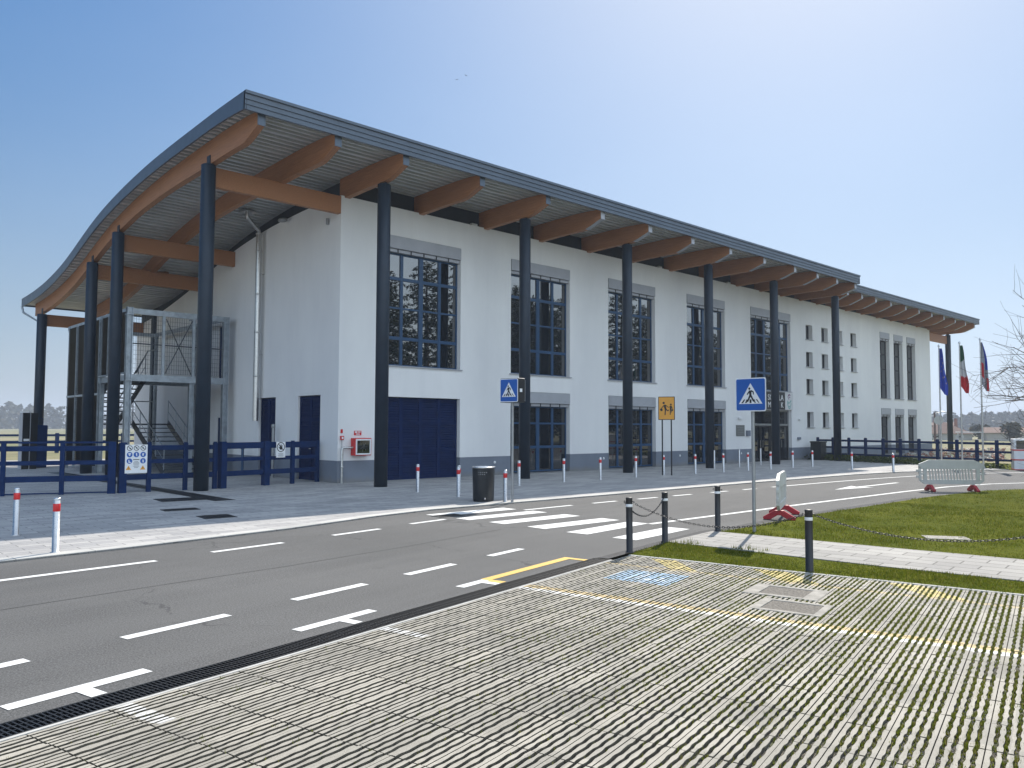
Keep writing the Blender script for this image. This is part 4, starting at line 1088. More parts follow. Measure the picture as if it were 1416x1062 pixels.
# plastic barriers on red feet
def make_barrier():
    t = empty('plastic_barrier', 'x', 'barrier', (0, 0, 0), 0, 'pale plastic barriers on red feet')
    fr = frame((0, 0, 0), (1, 0, 0)); W_ = .9
    b = MB()
    pr = lambda poly, d0=-.03, d1=.03: b.prism(poly, fr, d0, d1)
    # outer shell pieces around the openings
    pr([(-W_, .30), (-W_ + .13, .2), (W_ - .13, .2), (W_, .30), (W_ - .06, .33), (-W_ + .06, .33)])
    pr([(-W_ + .06, .33), (W_ - .06, .33), (W_ - .2, .335), (.5, .3351), (-.5, .3351)])
    pr([(-W_, .66), (-W_ + .06, .63), (W_ - .06, .63), (W_, .66), (W_, .78), (W_ - .28, .9), (-W_ + .28, .9), (-W_, .78)])
    for s_ in (-1, 1):
        x = lambda v: s_ * v
        pr([(x(W_), .30), (x(W_), .70), (x(W_ - .06), .70), (x(W_ - .06), .30)]); pr([(x(W_ - .12), .31), (x(W_ - .12), .66), (x(W_ - .22), .66), (x(W_ - .22), .31)])
        pr([(x(W_ - .06), .47), (x(W_ - .12), .47), (x(W_ - .12), .52), (x(W_ - .06), .52)])
    for i in range(15):
        u = -.6 + i * .083; pr([(u, .33), (u + .036, .33), (u + .008, .645), (u - .028, .645)], -.018, .018)
    for z in (.38, .55): b.box((-W_ - .07, -.02, z), (-W_, .02, z + .07))
    for s_ in (-.6, .6): b.box((s_ - .035, -.022, .1), (s_ + .035, .022, .21))
    b.build('panel', M['pearl'], t, .008)
    for s_ in (-.6, .6):
        f = MB(); fr2 = frame((s_, 0, 0), (0, 1, 0))
        f.prism([(-.3, .0), (-.17, .0), (-.03, .09), (.03, .09), (.17, .0), (.3, .0), (.31, .05), (.08, .185), (-.08, .185), (-.31, .05)], fr2, -.045, .045)
        f.build('foot', M['redplastic'], t, .012)
    return t
B1 = make_barrier(); B1.location = (14.75, 7.98, .006); B1.rotation_euler.z = math.radians(24); B1['label'] = 'pale plastic barrier on red feet, seen end-on beside the crossing sign'
B1.location = (15.2, 8.25, .006)
B2 = copy_tree(B1); B2.location = (25.1, 8.33, .006); B2.rotation_euler.z = math.radians(-48); B2['label'] = 'pale plastic barrier on red feet, seen broadside at the far lawn edge'

# ---- dark blue fences
def fence(name, lab, P, rails, thickset=(), h=1.38, caps=None, pw=.11, mat='blue'):
    t = empty(name, lab, 'fence', (P[0][0], P[0][1], 0)); o = Vector((P[0][0], P[0][1], 0))
    L_ = [Vector((x, y, 0)) - o for x, y in P]
    for i, p in enumerate(L_):
        w = pw * (1.7 if i in thickset else 1)
        b = MB().box((-w / 2, -w / 2, -.05), (w / 2, w / 2, h - .03)).box((-w / 2 + .012, -w / 2 + .012, h - .03), (w / 2 - .012, w / 2 - .012, h))
        d = (L_[min(i + 1, len(L_) - 1)] - L_[max(i - 1, 0)])
        po = b.build('post', M[mat], t, .006, p, math.atan2(d.y, d.x))
        if caps: MB().box((-w / 2 - .004, -w / 2 - .004, h), (w / 2 + .004, w / 2 + .004, h + .012)).build('cap', M[caps], po)
    for z, hh in rails:
        for i in range(len(L_) - 1):
            b = MB().bar(L_[i] + Vector((0, 0, z)), L_[i + 1] + Vector((0, 0, z)), .045, hh); b.build('rail', M[mat], t, .004)
    return t
R4 = [(1.365, .05), (1.21, .13), (.84, .11), (.43, .15), (.06, .03)]
fence('fence', 'dark blue rail fence on the left, ending at the thick double post', [(-2.2, 25.6), (-1.0, 25.2), (.5, 24.8), (2.0, 24.35), (3.25, 23.95), (4.42, 23.55), (5.66, 23.15), (6.74, 22.72)], R4, (7,))
fence('fence', 'dark blue rail fence behind the corner column, carrying the safety board', [(6.99, 22.7), (7.66, 22.68), (8.62, 22.62), (9.45, 22.6)], R4[1:4], (0,), 1.36)
fence('fence', 'dark blue rail fence running from corner column to the gable, carrying the no-entry board', [(9.66, 22.58), (11.15, 22.92), (12.1, 23.05), (13.1, 23.3)], [(1.3, .06)] + R4[1:4], (0, 1), 1.36)
fp = lambda t: (44.6 - 3.3 * t, 21.9 - 10.15 * t)
fence('fence', 'dark blue three-rail fence with pale caps on the right behind the flagpoles', [fp(t) for t in (0, .105, .21, .315, .42, .52, .622, .718, .815, .91, 1.0, 1.12)], [(1.13, .11), (.75, .1), (.38, .1)], (), 1.3, 'white', .12)
fence('fence', 'distant dark blue fence in front of the fields, far left', [(2 + 2.1 * i, 61.5 - .05 * i) for i in range(14)], [(1.15, .14), (.72, .14)], (), 1.3, None, .22)

# boards on the fence
def board(name, lab, c, ux, w, h, fn, cat='sign'):
    a = Vector(ux).normalized(); n = a.cross(Vector((0, 0, 1)))
    t = MB(); fr = (Vector((0, 0, 0)), a, Vector((0, 0, 1)), n)
    t.prism([(-w / 2, -h / 2), (w / 2, -h / 2), (w / 2, h / 2), (-w / 2, h / 2)], fr, -.004, 0)
    o = t.build(name, M['white'], None, 0, c); tag(o, lab, cat); fn(fr, o); return o
def pict(o, fr, items):
    for nm, mat, polys, d in items:
        b = MB()
        for p in polys: b.prism(p, fr, d, d + .001)
        b.build(nm, M[mat], o)
def safety(fr, o):
    blue, blk, amb, wht = [], [], [], []
    rr = .072
    for i in range(3):
        cx, cy = -.17 + .17 * i, .29
        b = MB(); ring(b, cx, cy, .056, .072, fr, .001, .002, 0, 18); b.prism(limb((cx - .045, cy + .045), (cx + .045, cy - .045), .016, .016), fr, .002, .003); b.prism(circ(cx + (.012, 0, -.005)[i], cy + (-.01, .005, .0)[i], .022, 8), fr, .0012, .0018); b.build('prohibition_pictogram', M['signblack'], o)
    for cx, cy in ((-.17, .115), (0, .115), (.17, .115), (-.17, -.055), (.17, -.055)): blue.append(circ(cx, cy, rr))
    wht += [rrect(-.205, .12, -.135, .155, .015), circ(-.17, .1, .02, 8), limb((0, .155), (.01, .075), .03, .02), rrect(.15, .08, .185, .15, .015), limb((.175, .14), (.2, .15), .012, .012), [(-.195, -.02), (-.175, -.02), (-.17, -.07), (-.13, -.085), (-.13, -.1), (-.195, -.1)], limb((.17, -.02), (.175, -.1), .022, .03)]
    for cx in (-.19, .17): amb.append([(cx - .07, -.29), (cx + .07, -.29), (cx, -.175)])
    for cx in (-.19, .17): blk += [limb((cx, -.215), (cx, -.255), .016, .01), circ(cx, -.272, .008, 6)]
    for i, (w, v) in enumerate(((.16, -.03), (.1, -.075), (.15, -.105), (.15, -.135), (.13, -.165), (.15, -.2), (.1, -.235))): blk.append([(-w / 2, v), (w / 2, v), (w / 2, v + (.02 if i == 0 else .009)), (-w / 2, v + (.02 if i == 0 else .009))])
    pict(o, fr, [('duty_pictogram', 'signblue', blue, .001), ('pictogram_detail', 'white', wht, .0022), ('warning_triangle', 'signyellow', amb, .001), ('small_print', 'signblack', blk, .0024)])
board('safety_board', 'white safety board of pictogram rings, blue discs and two warning triangles on fence', (7.3, 22.585, .92), (1, -.04, 0), .56, .76, safety)
def noentry(fr, o):
    b = MB(); ring(b, 0, .08, .125, .15, fr, .001, .002, 0, 26); b.prism(limb((-.095, .175), (.095, -.015), .024, .024), fr, .0024, .0034); b.build('prohibition_ring', M['signblack'], o)
    s = MB(); s.prism(rrect(-.045, .0, .055, .1, .03), fr, .001, .002)
    for i in range(4): s.prism(limb((-.03 + i * .024, .08), (-.035 + i * .03, .145 + (.0, .014, .012, -.008)[i]), .02, .017), fr, .001, .002)
    s.prism(limb((-.035, .04), (-.085, .085), .024, .018), fr, .001, .002); s.build('hand_figure', M['signblack'], o)
    p = []
    for i, (w, v) in enumerate(((.2, -.115), (.16, -.145), (.22, -.175), (.18, -.205))): p.append([(-w / 2, v), (w / 2, v), (w / 2, v + .011), (-w / 2, v + .011)])
    pict(o, fr, [('small_print', 'plinth', p, .001)])
board('no_entry_board', 'white board with a raised hand in a barred ring on the fence by the doors', (11.6, 22.85, 1.09), (1, .2, 0), .34, .48, noentry)

# fire hose cabinet on the front wall, with standpipe
t = empty('fire_hose_cabinet', 'red glass-fronted fire hose cabinet on the front wall near the corner', 'hose cabinet', (13.72, 22.29, .88))
MB().box((0, -.25, 0), (.62, -.002, .56)).build('case', M['red'], t, .012)
D = MB().box((.03, -.268, .03), (.59, -.2505, .075)).box((.03, -.268, .485), (.59, -.2505, .53)).box((.03, -.268, .075), (.075, -.2505, .485)).box((.545, -.268, .075), (.59, -.2505, .485)).build('door', M['white'], t)
MB().quad((.076, -.256, .076), (.544, -.256, .076), (.544, -.256, .484), (.076, -.256, .484)).build('pane', M['glass2'], D)
b = MB()
for i in range(7):
    a = i * .9; b.bar((.31, -.2585, .28), (.31 + math.cos(a) * .13, -.2585, .28 + math.sin(a) * .15), .002, .018, 0, (0, 1, 0))
b.build('hose_emblem', M['greypole'], D)
b = MB().tube([(13.33, 22.16, .02), (13.33, 22.16, 1.08), (13.345, 22.16, 1.12), (13.38, 22.16, 1.135), (13.72, 22.16, 1.135)], .038, 12); b.lathe((13.33, 22.16, .5), [(.038, 0), (.05, .01), (.05, .05), (.038, .06)], 12)
tag(b.build('standpipe', M['steel']), 'bright steel pipe rising from the paving and bending into the red cabinet', 'pipe')
t = MB().box((0, -.012, 0), (.27, -.001, .14)).build('hydrant_plate', M['red'], None, 0, (13.84, 22.3, 1.53)); tag(t, 'small red plate with white bars on the wall above the hose cabinet', 'sign')
MB().box((.03, -.014, .075), (.12, -.0125, .125)).box((.14, -.014, .085), (.24, -.0125, .12)).box((.06, -.014, .02), (.21, -.0125, .05)).build('white_print', M['white'], t)
t = MB().box((0, -.07, 0), (.11, -.001, .13)).build('alarm_box', M['red'], None, .008, (13.33, 22.3, 1.38)); tag(t, 'small red call point on the front wall corner, above the pipe', 'alarm box')
MB().box((.025, -.074, .03), (.085, -.0705, .1)).build('front', M['white'], t); MB().tube([(.055, -.03, 0), (.055, -.03, -.9)], .008, 6).build('cable_tube', M['greypole'], t)
t = MB().box((0, -.02, 0), (.07, -.001, .12)).build('alarm_plate', M['red'], None, 0, (13.35, 22.3, 1.6)); tag(t, 'tiny red plate above the red call point on the wall corner', 'sign')
# standing valve posts by the gable doors
for i, (x, y, h, lab) in enumerate(((13.0, 26.2, 1.75, 'pale capped pipe standing between the two gable doors'), (12.9, 28.4, .95, 'dark bent pipe beside the far gable door'))):
    b = MB().tube([(x, y, .02), (x, y, h)], .05, 10); b.lathe((x, y, h), [(.05, 0), (.07, .02), (.07, .12), (.0, .14)], 12)
    tag(b.build('vent_pipe', M['greypole' if i == 0 else 'wblue']), lab, 'pipe')

# wall plaque, school sign over the entrance
t = MB().box((0, -.03, 0), (.8, -.001, .57)).build('wall_plaque', M['plaque'], None, .006, (36.51, 22.3, 1.39)); tag(t, 'rectangular grey-bronze plaque on the wall left of the entrance', 'plaque')
b = MB()
for i in range(5): b.box((.1 + .02 * (i % 2), -.032, .43 - i * .085), (.7 - .03 * (i % 3), -.0305, .45 - i * .085))
b.build('lettering', M['greypole'], t)
t = MB().box((0, -.05, 0), (3.42, -.001, .95)).build('entrance_sign', M['signblack'], None, .004, (38.1, 22.3, 2.84)); tag(t, 'black lettered board with a white emblem square over the entrance doors', 'sign')
MB().box((3.44, -.06, -.0), (4.32, -.001, .95)).build('emblem_square', M['fwhite'], t)
b = MB().box((-.01, -.055, .951), (3.43, -.0, .985)).box((-.01, -.055, -.035), (3.43, -.0, -.001)).build('trim', M['greypole'], t)
def text(s_, size, loc, par, mat):
    cu = bpy.data.curves.new('lettering', 'FONT'); cu.body = s_; cu.size = size; cu.extrude = .004; cu.align_x = 'LEFT'
    o = bpy.data.objects.new('tmp', cu); COL.objects.link(o)
    dg = bpy.context.evaluated_depsgraph_get(); me = bpy.data.meshes.new_from_object(o.evaluated_get(dg)); bpy.data.objects.remove(o)
    me.materials.clear(); me.materials.append(M[mat])
    q = bpy.data.objects.new('lettering', me); COL.objects.link(q); q.parent = par; q.location = loc; q.rotation_euler.x = PI / 2
    return q
text('SCUOLA', .44, (1.55, -.055, .5), t, 'white'); text('M', .44, (1.55, -.055, .1), t, 'white'); text('K', .44, (2.95, -.055, .1), t, 'white')
fr = frame((3.88, -.061, .48), (1, 0, 0))
b = MB(); ring(b, .0, .24, .11, .16, fr, .001, .003, 0, 16, .4, 4.6); b.prism(limb((-.1, .3), (.08, .34), .05, .03), fr, .003, .005); b.prism(limb((-.04, .22), (.1, .22), .06, .05), fr, .003, .005); b.build('plum_emblem', M['plum'], t)
b = MB(); ring(b, 0, -.12, .17, .22, fr, .001, .003, 0, 20, 2.6, 6.4); ring(b, 0, -.3, .1, .14, fr, .001, .003, 0, 12, 3.3, 6.1); b.prism(limb((-.2, .02), (-.05, -.16), .05, .06), fr, .003, .005); b.prism(limb((.22, .05), (.0, -.12), .07, .05), fr, .003, .005); b.build('teal_emblem', M['teal'], t)

# flags
fd = Vector((-.309, -.951, 0))
def flag(name, lab, x, y, h, cols, seed, stars=False):
    t = empty(name, lab, 'flag', (x, y, 0), 0)
    MB().tube([(0, 0, -.05), (0, 0, h * .5), (0, 0, h)], [.042, .034, .024], 12).build('pole', M['steel'], t)
    MB().lathe((0, 0, h), [(.05, 0), (.055, .02), (.03, .06), (.012, .1), (0, .12)], 10).build('finial', M['cap'], t)
    MB().lathe((0, 0, 0), [(.13, -.01), (.13, .03), (.06, .04), (.05, .14), (0, .14)], 14).build('base', M['greypole'], t)
    r = random.Random(seed); b = MB(); n, m = 30, 18; vs = []
    side = Vector((.32, -.95, 0)); dep = Vector((.95, .32, 0)); p1, p2 = r.uniform(0, 6), r.uniform(0, 6)
    H = 2.35
    for i in range(n + 1):
        s_ = i / n
        for j in range(m + 1):
            q = j / m
            z = h - .1 - H * s_ * (1 - .13 * (1 - q) - .1 * abs(q - .6))
            out = .025 + q * (.07 + .27 * min(1, s_ * 1.25)**.9) * (1 - .18 * s_**3) + .03 * math.sin(s_ * 7 + p1) * q
            fold = .10 * math.sin(q * 10 + s_ * 2.0 + p2) * (.25 + .75 * s_) + .04 * math.sin(q * 21 + p1 + s_ * 3)
            p = side * out + dep * fold
            vs.append((p.x, p.y, z))
    for i in range(n):
        for j in range(m):
            a = i * (m + 1) + j; b.add([], [])
            b.f.append((a, a + 1, a + m + 2, a + m + 1)); b.m.append(cols(i / n, j / m)); b.sm.append(True)
    b.v = vs
    return b, t
b, t = flag('flagpole', 'flagpole with a limp blue flag of gold stars, leftmost of three', 41.04, 14.03, 5.75, lambda s_, q: 1 if (int(s_ * 30), int(q * 18)) in ((6, 9), (9, 13), (13, 15), (18, 12), (12, 5), (19, 8), (22, 14), (16, 3)) else 0, 3)
b.build('flag', [M['eu'], M['star']], t)
b, t = flag('flagpole', 'flagpole with a limp green, white and red flag, middle of three', 40.72, 13.02, 5.8, lambda s_, q: 0 if s_ + .12 * q < .38 else (1 if s_ + .1 * q < .72 else 2), 8)
b.build('flag', [M['green'], M['fwhite'], M['fred']], t)
b, t = flag('flagpole', 'flagpole with a limp grey, blue and red flag, rightmost of three', 40.4, 12.05, 5.85, lambda s_, q: 1 if (q > .6 and s_ < .55) else (2 if (q < .35 and .45 < s_ < .8) or (q > .62 and s_ > .72) else 0), 15)
b.build('flag', [M['shutter'], M['eu'], M['fred']], t)

# kiosk at the right edge, dark equipment cabinets on the left
t = empty('kiosk_cabinet', 'white cabinet with red stripes and a dark window at the right edge', 'cabinet', (40.88, 11.0, -.05), math.radians(-68))
MB().box((-.02, -.5, .0), (2.1, .5, 1.42)).build('body', M['white'], t, .02)
MB().box((.08, -.512, .98), (1.0, -.501, 1.34)).build('window', M['glass2'], t)
b = MB()
for z in (.03, .47, .9): b.box((-.03, -.51, z), (2.11, .51, z + .055))
b.build('red_stripe', M['red'], t)
t = empty('equipment_cabinet', 'tall dark two-leaf cabinet with pale edges behind the left fence', 'cabinet', (7.95, 37.7, .02), .15)
for s_ in (-.3, .0):
    b = MB().box((s_, -.15, 0), (s_ + .27, .15, 2.3)); b.build('leaf', M['black'], t, .01)
    MB().box((s_ - .02, -.16, 0), (s_ - .001, .16, 2.31)).build('edge_trim', M['shutter'], t)
MB().box((-.25, -.2, 1.15), (-.05, -.151, 1.24)).build('latch', M['white'], t); MB().box((-.3, -.16, 2.311), (-.08, .16, 2.35)).build('top_cap', M['white'], t)
t = empty('oil_tank', 'low dark blue tank box beside the stair tower cladding', 'tank', (8.6, 38.9, .02))
MB().box((-.3, -.4, 0), (.22, .4, 1.8)).build('body', M['blue'], t, .03); MB().tube([(-.1, 0, 1.79), (-.1, 0, 2.1), (.12, 0, 2.1), (.12, 0, 1.79)], .02, 6).build('hoop', M['blue'], t)
# round sign seen from behind, by the flagpoles
t = empty('round_sign', 'round grey sign seen from behind, between wall and flagpoles', 'road sign', (45.2, 15.55, -.05))
MB().tube([(0, 0, 0), (0, 0, 2.5)], .03, 10).build('pole', M['greypole'], t)
a = Vector((.33, -.94, 0)).normalized(); MB().prism(circ(0, 0, .23, 28), (Vector((0, 0, 2.3)) + a.cross(Vector((0, 0, 1))) * .05, a, Vector((0, 0, 1)), a.cross(Vector((0, 0, 1)))), -.01, .005).build('disc', M['pearl'], t)

# ================================================================== VEGETATION, FAR THINGS
rn = random.Random(21)
def leaf(b, p, s_, mi=0, asp=.5):
    d = Vector((rn.gauss(0, 1), rn.gauss(0, 1), rn.gauss(0, .6))).normalized(); e = d.orthogonal().normalized()
    e = (e * math.cos(rn.uniform(0, 6.28)) + d.cross(e) * math.sin(rn.uniform(0, 6.28)))
    b.add([p - d * s_, p + e * s_ * asp, p + d * s_, p - e * s_ * asp], [(0, 1, 2, 3)], mi)
def conifer(name, h, r, seed, droop=.35, nb=150, gap=.1):
    rn.seed(seed)
    tr = MB().tube([(0, 0, -.3), (.03 * h / 10, 0, h * .5), (0, 0, h * .98)], [h * .022, h * .014, .02], 9)
    cr = MB(); li = MB()
    for i in range(nb):
        t = (i + rn.random()) / nb; z = h * (.1 + .88 * t**.9); ln = r * (1 - t)**.55 * rn.uniform(.55, 1.15) + .25
        a = i * 2.4 + rn.uniform(-.5, .5); d = Vector((math.cos(a), math.sin(a), 0))
        up = rn.uniform(-.05, .25)
        pts = [Vector((0, 0, z)) + d * ln * q + Vector((0, 0, ln * (up * q - droop * q * q))) for q in (0, .35, .7, 1)]
        li.tube(pts, [.05 * ln / r + .012, .03, .018, .006], 4, 0, False)
        m = int(ln * 26)
        for k in range(m):
            q = rn.uniform(.12, 1)**.8; p = pts[0].lerp(pts[3], q); p.z = z + ln * (up * q - droop * q * q)
            sp = .10 + .22 * (1 - q)
            p = p + Vector((rn.gauss(0, sp), rn.gauss(0, sp), rn.gauss(-.05, .10)))
            leaf(cr, p, rn.uniform(.09, .26), 0, .32)
    return tr, cr, li
def plant(name, lab, cat, grp, x, y, meshes, sc=1., rz=0.):
    t = empty(name, lab, cat, (x, y, -.08), rz, grp); t.scale = (sc, sc, sc)
    for nm, me in meshes:
        o = bpy.data.objects.new(nm, me); COL.objects.link(o); o.parent = t
    return t
def mesh_of(b, mat, name):
    o = b.build(name, M[mat]); me = o.data; bpy.data.objects.remove(o); return me
kinds = []
for i, (h, r, dr) in enumerate(((17.5, 4.8, .3), (20, 4.0, .45), (15.5, 5.2, .22))):
    tr, cr, li = conifer('conifer', h, r, 40 + i, dr, 150 if i != 1 else 190)
    li.v += []; o = len(tr.v); tr.v += li.v; tr.f += [tuple(k + o for k in f) for f in li.f]; tr.m += li.m; tr.sm += li.sm
    kinds.append([('trunk', mesh_of(tr, 'bark', 'trunk')), ('crown', mesh_of(cr, 'needle', 'crown'))])
spots = []
for i in range(17): spots.append((31 + i * 6.6 + rn.uniform(-1.2, 1.2), -14 + rn.uniform(-1.5, 1.5), (2, 0, 0, 1)[i % 4]))
spots += [(56.8, -15.5, 2), (61, -15, 0), (65.5, -17, 2)]
for i in range(15): spots.append((38 + i * 8 + rn.uniform(-2, 2), -23 + rn.uniform(-2, 2), (1, 0, 2)[i % 3]))
for i, (x, y, k) in enumerate(spots):
    plant('conifer_tree', 'dark conifer across the car park, mirrored in the upper windows', 'tree', 'conifers mirrored in the windows', x, y, kinds[k], rn.uniform(.8, 1.1), rn.uniform(0, 6))

# bare tree leaning into the frame from the right
def bare_tree():
    rn.seed(12); b = MB(); tw = MB()
    def grow(p, d, ln, r, lvl):
        n = 4; pts = [p]; q = p; dd = d
        for i in range(n):
            dd = (dd + Vector((rn.gauss(0, .11), rn.gauss(0, .11), rn.gauss(.025, .07)))).normalized()
            q = q + dd * ln / n; pts.append(q)
        (b if lvl < 2 else tw).tube(pts, [r * (1 - .45 * i / n) for i in range(n + 1)], 7 if lvl < 2 else 3, 0, False)
        if lvl >= 5: return
        k = (12, 6, 4, 3, 3)[lvl]
        for i in range(k):
            t = rn.uniform(.3 if lvl else .15, 1); idx = min(n - 1, int(t * n)); s_ = pts[idx].lerp(pts[idx + 1], t * n - idx)
            a = rn.uniform(0, 2 * PI); e = dd.orthogonal().normalized(); e = e * math.cos(a) + dd.cross(e) * math.sin(a)
            nd = (dd * rn.uniform(.7, 1) + e * rn.uniform(.5, .95) + Vector((0, 0, .08))).normalized()
            grow(s_, nd, ln * rn.uniform(.58, .8), r * .48, lvl + 1)
    grow(Vector((0, 0, -.1)), Vector((-.03, .02, 1)), 2.6, .13, 0)
    return b, tw
tr, tw = bare_tree()
plant('bare_tree', 'bare grey deciduous tree with fine leafless twigs at the right edge', 'tree', None, 24.0, 3.05, [('trunk', mesh_of(tr, 'bark', 'trunk')), ('twigs', mesh_of(tw, 'twig', 'twigs'))], 1.25, .4)

# far woods (read as one mass each)
def wood(name, P, n, h, sz, mat, depth, seed):
    rn.seed(seed); b = MB()
    for i in range(n):
        t = rn.random() * (len(P) - 1.001); k = int(t); f = t - k
        x = P[k][0] + (P[k + 1][0] - P[k][0]) * f + rn.uniform(-depth, depth); y = P[k][1] + (P[k + 1][1] - P[k][1]) * f + rn.uniform(-depth, depth)
        H = h * rn.uniform(.6, 1.15); R_ = H * rn.uniform(.3, .5)
        for _ in range(80):
            a = rn.uniform(0, 6.28); q = rn.random()**.5; zz = rn.uniform(.0, 1)
            w = R_ * math.sin(PI * (.18 + .8 * zz)) * q
            leaf(b, Vector((x + math.cos(a) * w, y + math.sin(a) * w, H * zz)), sz * rn.uniform(.6, 1.3), 0, .6)
    tag(b.build(name, M[mat]), kind='stuff')
wood('far_woodland', [(-420, 330), (-200, 420), (-40, 470), (90, 520), (260, 540)], 420, 13, 1.6, 'wood_far', 25, 5)
wood('hillside_woodland', [(420, 330), (470, 240), (480, 150), (470, 60), (430, -30)], 420, 10, 1.4, 'wood_far', 25, 6)

def bush(name, lab, cat, x, y, h, r, n, mat, sz, grp=None, trunk=True, sq=1.):
    rn.seed(int(x * 13 + y * 7)); b = MB(); t = empty(name, lab, cat, (x, y, -.08), 0, grp)
    for k in range(max(3, int(n / 60))):
        a = rn.uniform(0, 6.28); q = rn.random()**.6; c = Vector((math.cos(a) * r * q * .8, math.sin(a) * r * q * .8, h * rn.uniform(.35, .85))); rr = r * rn.uniform(.25, .5)
        for _ in range(60):
            v = Vector((rn.gauss(0, 1), rn.gauss(0, 1), rn.gauss(0, 1))).normalized() * rr * rn.uniform(.6, 1.1); p = c + v; p.z = max(.03, p.z * sq); leaf(b, p, sz * rn.uniform(.6, 1.3), 0, .55)
    b.build('crown' if trunk else 'leaves', M[mat], t)
    if trunk: MB().tube([(0, 0, -.1), (.05, 0, h * .6)], [r * .07, r * .03], 7).build('trunk', M['bark'], t)
bush('round_tree', 'dark rounded tree behind the fence, near the right flagpole', 'tree', 165, 49.5, 2.5, 2.1, 900, 'wood_far', .35)
bush('small_tree', 'brown-green tree close to the far roofed house', 'tree', 150, 54, 3.0, 1.7, 600, 'wood_far', .3)
bush('small_tree', 'loose pale tree at the far end of the fence, right', 'tree', 140, 38.0, 3.0, 1.8, 600, 'wood_far', .3)
# low hedge along the far fence
rn.seed(4); b = MB()
for _ in range(5200):
    t = rn.uniform(-.02, 1.05); x, y = fp(t); o = rn.gauss(.25, .32)
    dns = 1 if t < .62 else .55
    if rn.random() > dns: continue
    p = Vector((x - .95 * o, y + .31 * o, rn.uniform(.0, .34 if t < .62 else .22)))
    leaf(b, p, rn.uniform(.03, .09), 0, .5)
tag(b.build('hedge_plants', M['shrub']), kind='stuff')
struct(sheet('verge', [(44.65, 21.9), (43.6, 20.9), (41.6, 15.0), (40.3, 11.4), (38.6, 11.9), (41.5, 9.4), (44, 8.0), (49, 5), (47.5, 12), (50, 21.9)], -.004, M['turf']))

# houses beyond
def house(name, lab, x, y, w, d, h, rh, rz, wm, rm, hip=False, parts=True):
    t = empty(name, lab, 'house', (x, y, -.1), rz)
    MB().box((-w / 2, -d / 2, 0), (w / 2, d / 2, h)).build('wall', M[wm], t)
    e = .35; b = MB(); k = w / 2 - (d / 2 if hip else -e)
    V = [(-w / 2 - e, -d / 2 - e, h), (w / 2 + e, -d / 2 - e, h), (w / 2 + e, d / 2 + e, h), (-w / 2 - e, d / 2 + e, h), (-k, 0, h + rh), (k, 0, h + rh)]
    b.add(V, [(0, 1, 5, 4), (2, 3, 4, 5), (1, 2, 5), (3, 0, 4), (3, 2, 1, 0)]); R = b.build('roof', M[rm], t)
    MB().box((w * .2, -.3, h + rh * .3), (w * .2 + .5, .3, h + rh + .6)).build('chimney', M['brick'], R)
    for s_ in (-.25, .2):
        f = MB().box((w * s_, -d / 2 - .04, h * .35), (w * s_ + 1.1, -d / 2 - .002, h * .75)).build('window', M['white'], t); MB().box((w * s_ + .1, -d / 2 - .05, h * .38), (w * s_ + 1.0, -d / 2 - .042, h * .72)).build('pane', M['glass2'], f)
house('brick_house', 'far pink brick house just right of the school wall', 182, 66.5, 13, 9, 2.6, .7, -1.2, 'brick', 'tile')
house('farm_house', 'far house with a steep dark roof behind the far column', 150, 50.8, 8, 8, 1.1, 2.0, -1.2, 'render', 'tile', True)
house('low_house', 'far low house with terracotta roof at the right edge', 150, 38.3, 12, 9, 1.3, .9, -1.2, 'render', 'tile')
t = empty('carport', 'far white canopy roof between the flagpoles', 'carport', (140, 43.6, -.1), -1.25)
for x in (-3, 3):
    for y in (-2, 2): MB().box((x - .1, y - .1, 0), (x + .1, y + .1, 1.35)).build('leg', M['white'], t)
MB().box((-3.6, -2.6, 1.35), (3.6, 2.6, 1.45)).build('roof', M['white'], t); t.scale = (.55, .55, 1)
t = empty('utility_pole', 'slim brown pole with a lamp arm in front of the pink brick house', 'pole', (120, 41.8, -.1))
MB().tube([(0, 0, 0), (0, 0, 4.2)], [.16, .12], 8).build('mast', M['tile'], t); MB().tube([(0, 0, 4.0), (.3, -.9, 4.3), (.5, -1.5, 4.2)], .07, 6).build('lamp_arm', M['greypole'], t)
rn.seed(9); b = MB()
for _ in range(900):
    x = rn.uniform(52, 78); y = x / rn.uniform(2.6, 3.6); s_ = rn.uniform(.04, .16); p = Vector((x, y, rn.uniform(-.05, .12)))
    b.bar(p, p + Vector((rn.gauss(0, s_), rn.gauss(0, s_), rn.gauss(.02, s_ * .4))), s_, s_ * .7, rn.randrange(2))
tag(b.build('rubble', [M['brick'], M['render']]), kind='stuff')
# two birds high in the sky
for i, (d, lab) in enumerate(((Vector((.6, .745, .443)), 'tiny dark bird high above the roof, left of two'), (Vector((.609, .738, .4485)), 'tiny dark bird high above the roof, right of two'))):
    p = d.normalized() * 95; b = MB()
    b.lathe((0, 0, 0), [(0, -.2), (.05, -.12), (.06, 0), (.03, .14), (0, .2)], 8)
    o = MB(); b.v = [(z, x, y) for x, y, z in b.v]
    b.add([(.08, 0, .02), (-.08, 0, .02), (-.12, .45, .12), (.0, .42, .12)], [(0, 1, 2, 3)]); b.add([(.08, 0, .02), (-.08, 0, .02), (-.12, -.45, .12), (.0, -.42, .12)], [(3, 2, 1, 0)])
    tag(b.build('bird', M['black'], None, 0, p, .6 + i), lab, 'bird').scale = (.5, .5, .5)

for root, off in ((BL, Vector((13.25, 22.3, 0))), (ST_, Vector((9.23, 30.0, 0)))):
    root.location = off
    for ch in root.children: ch.location = ch.location - off

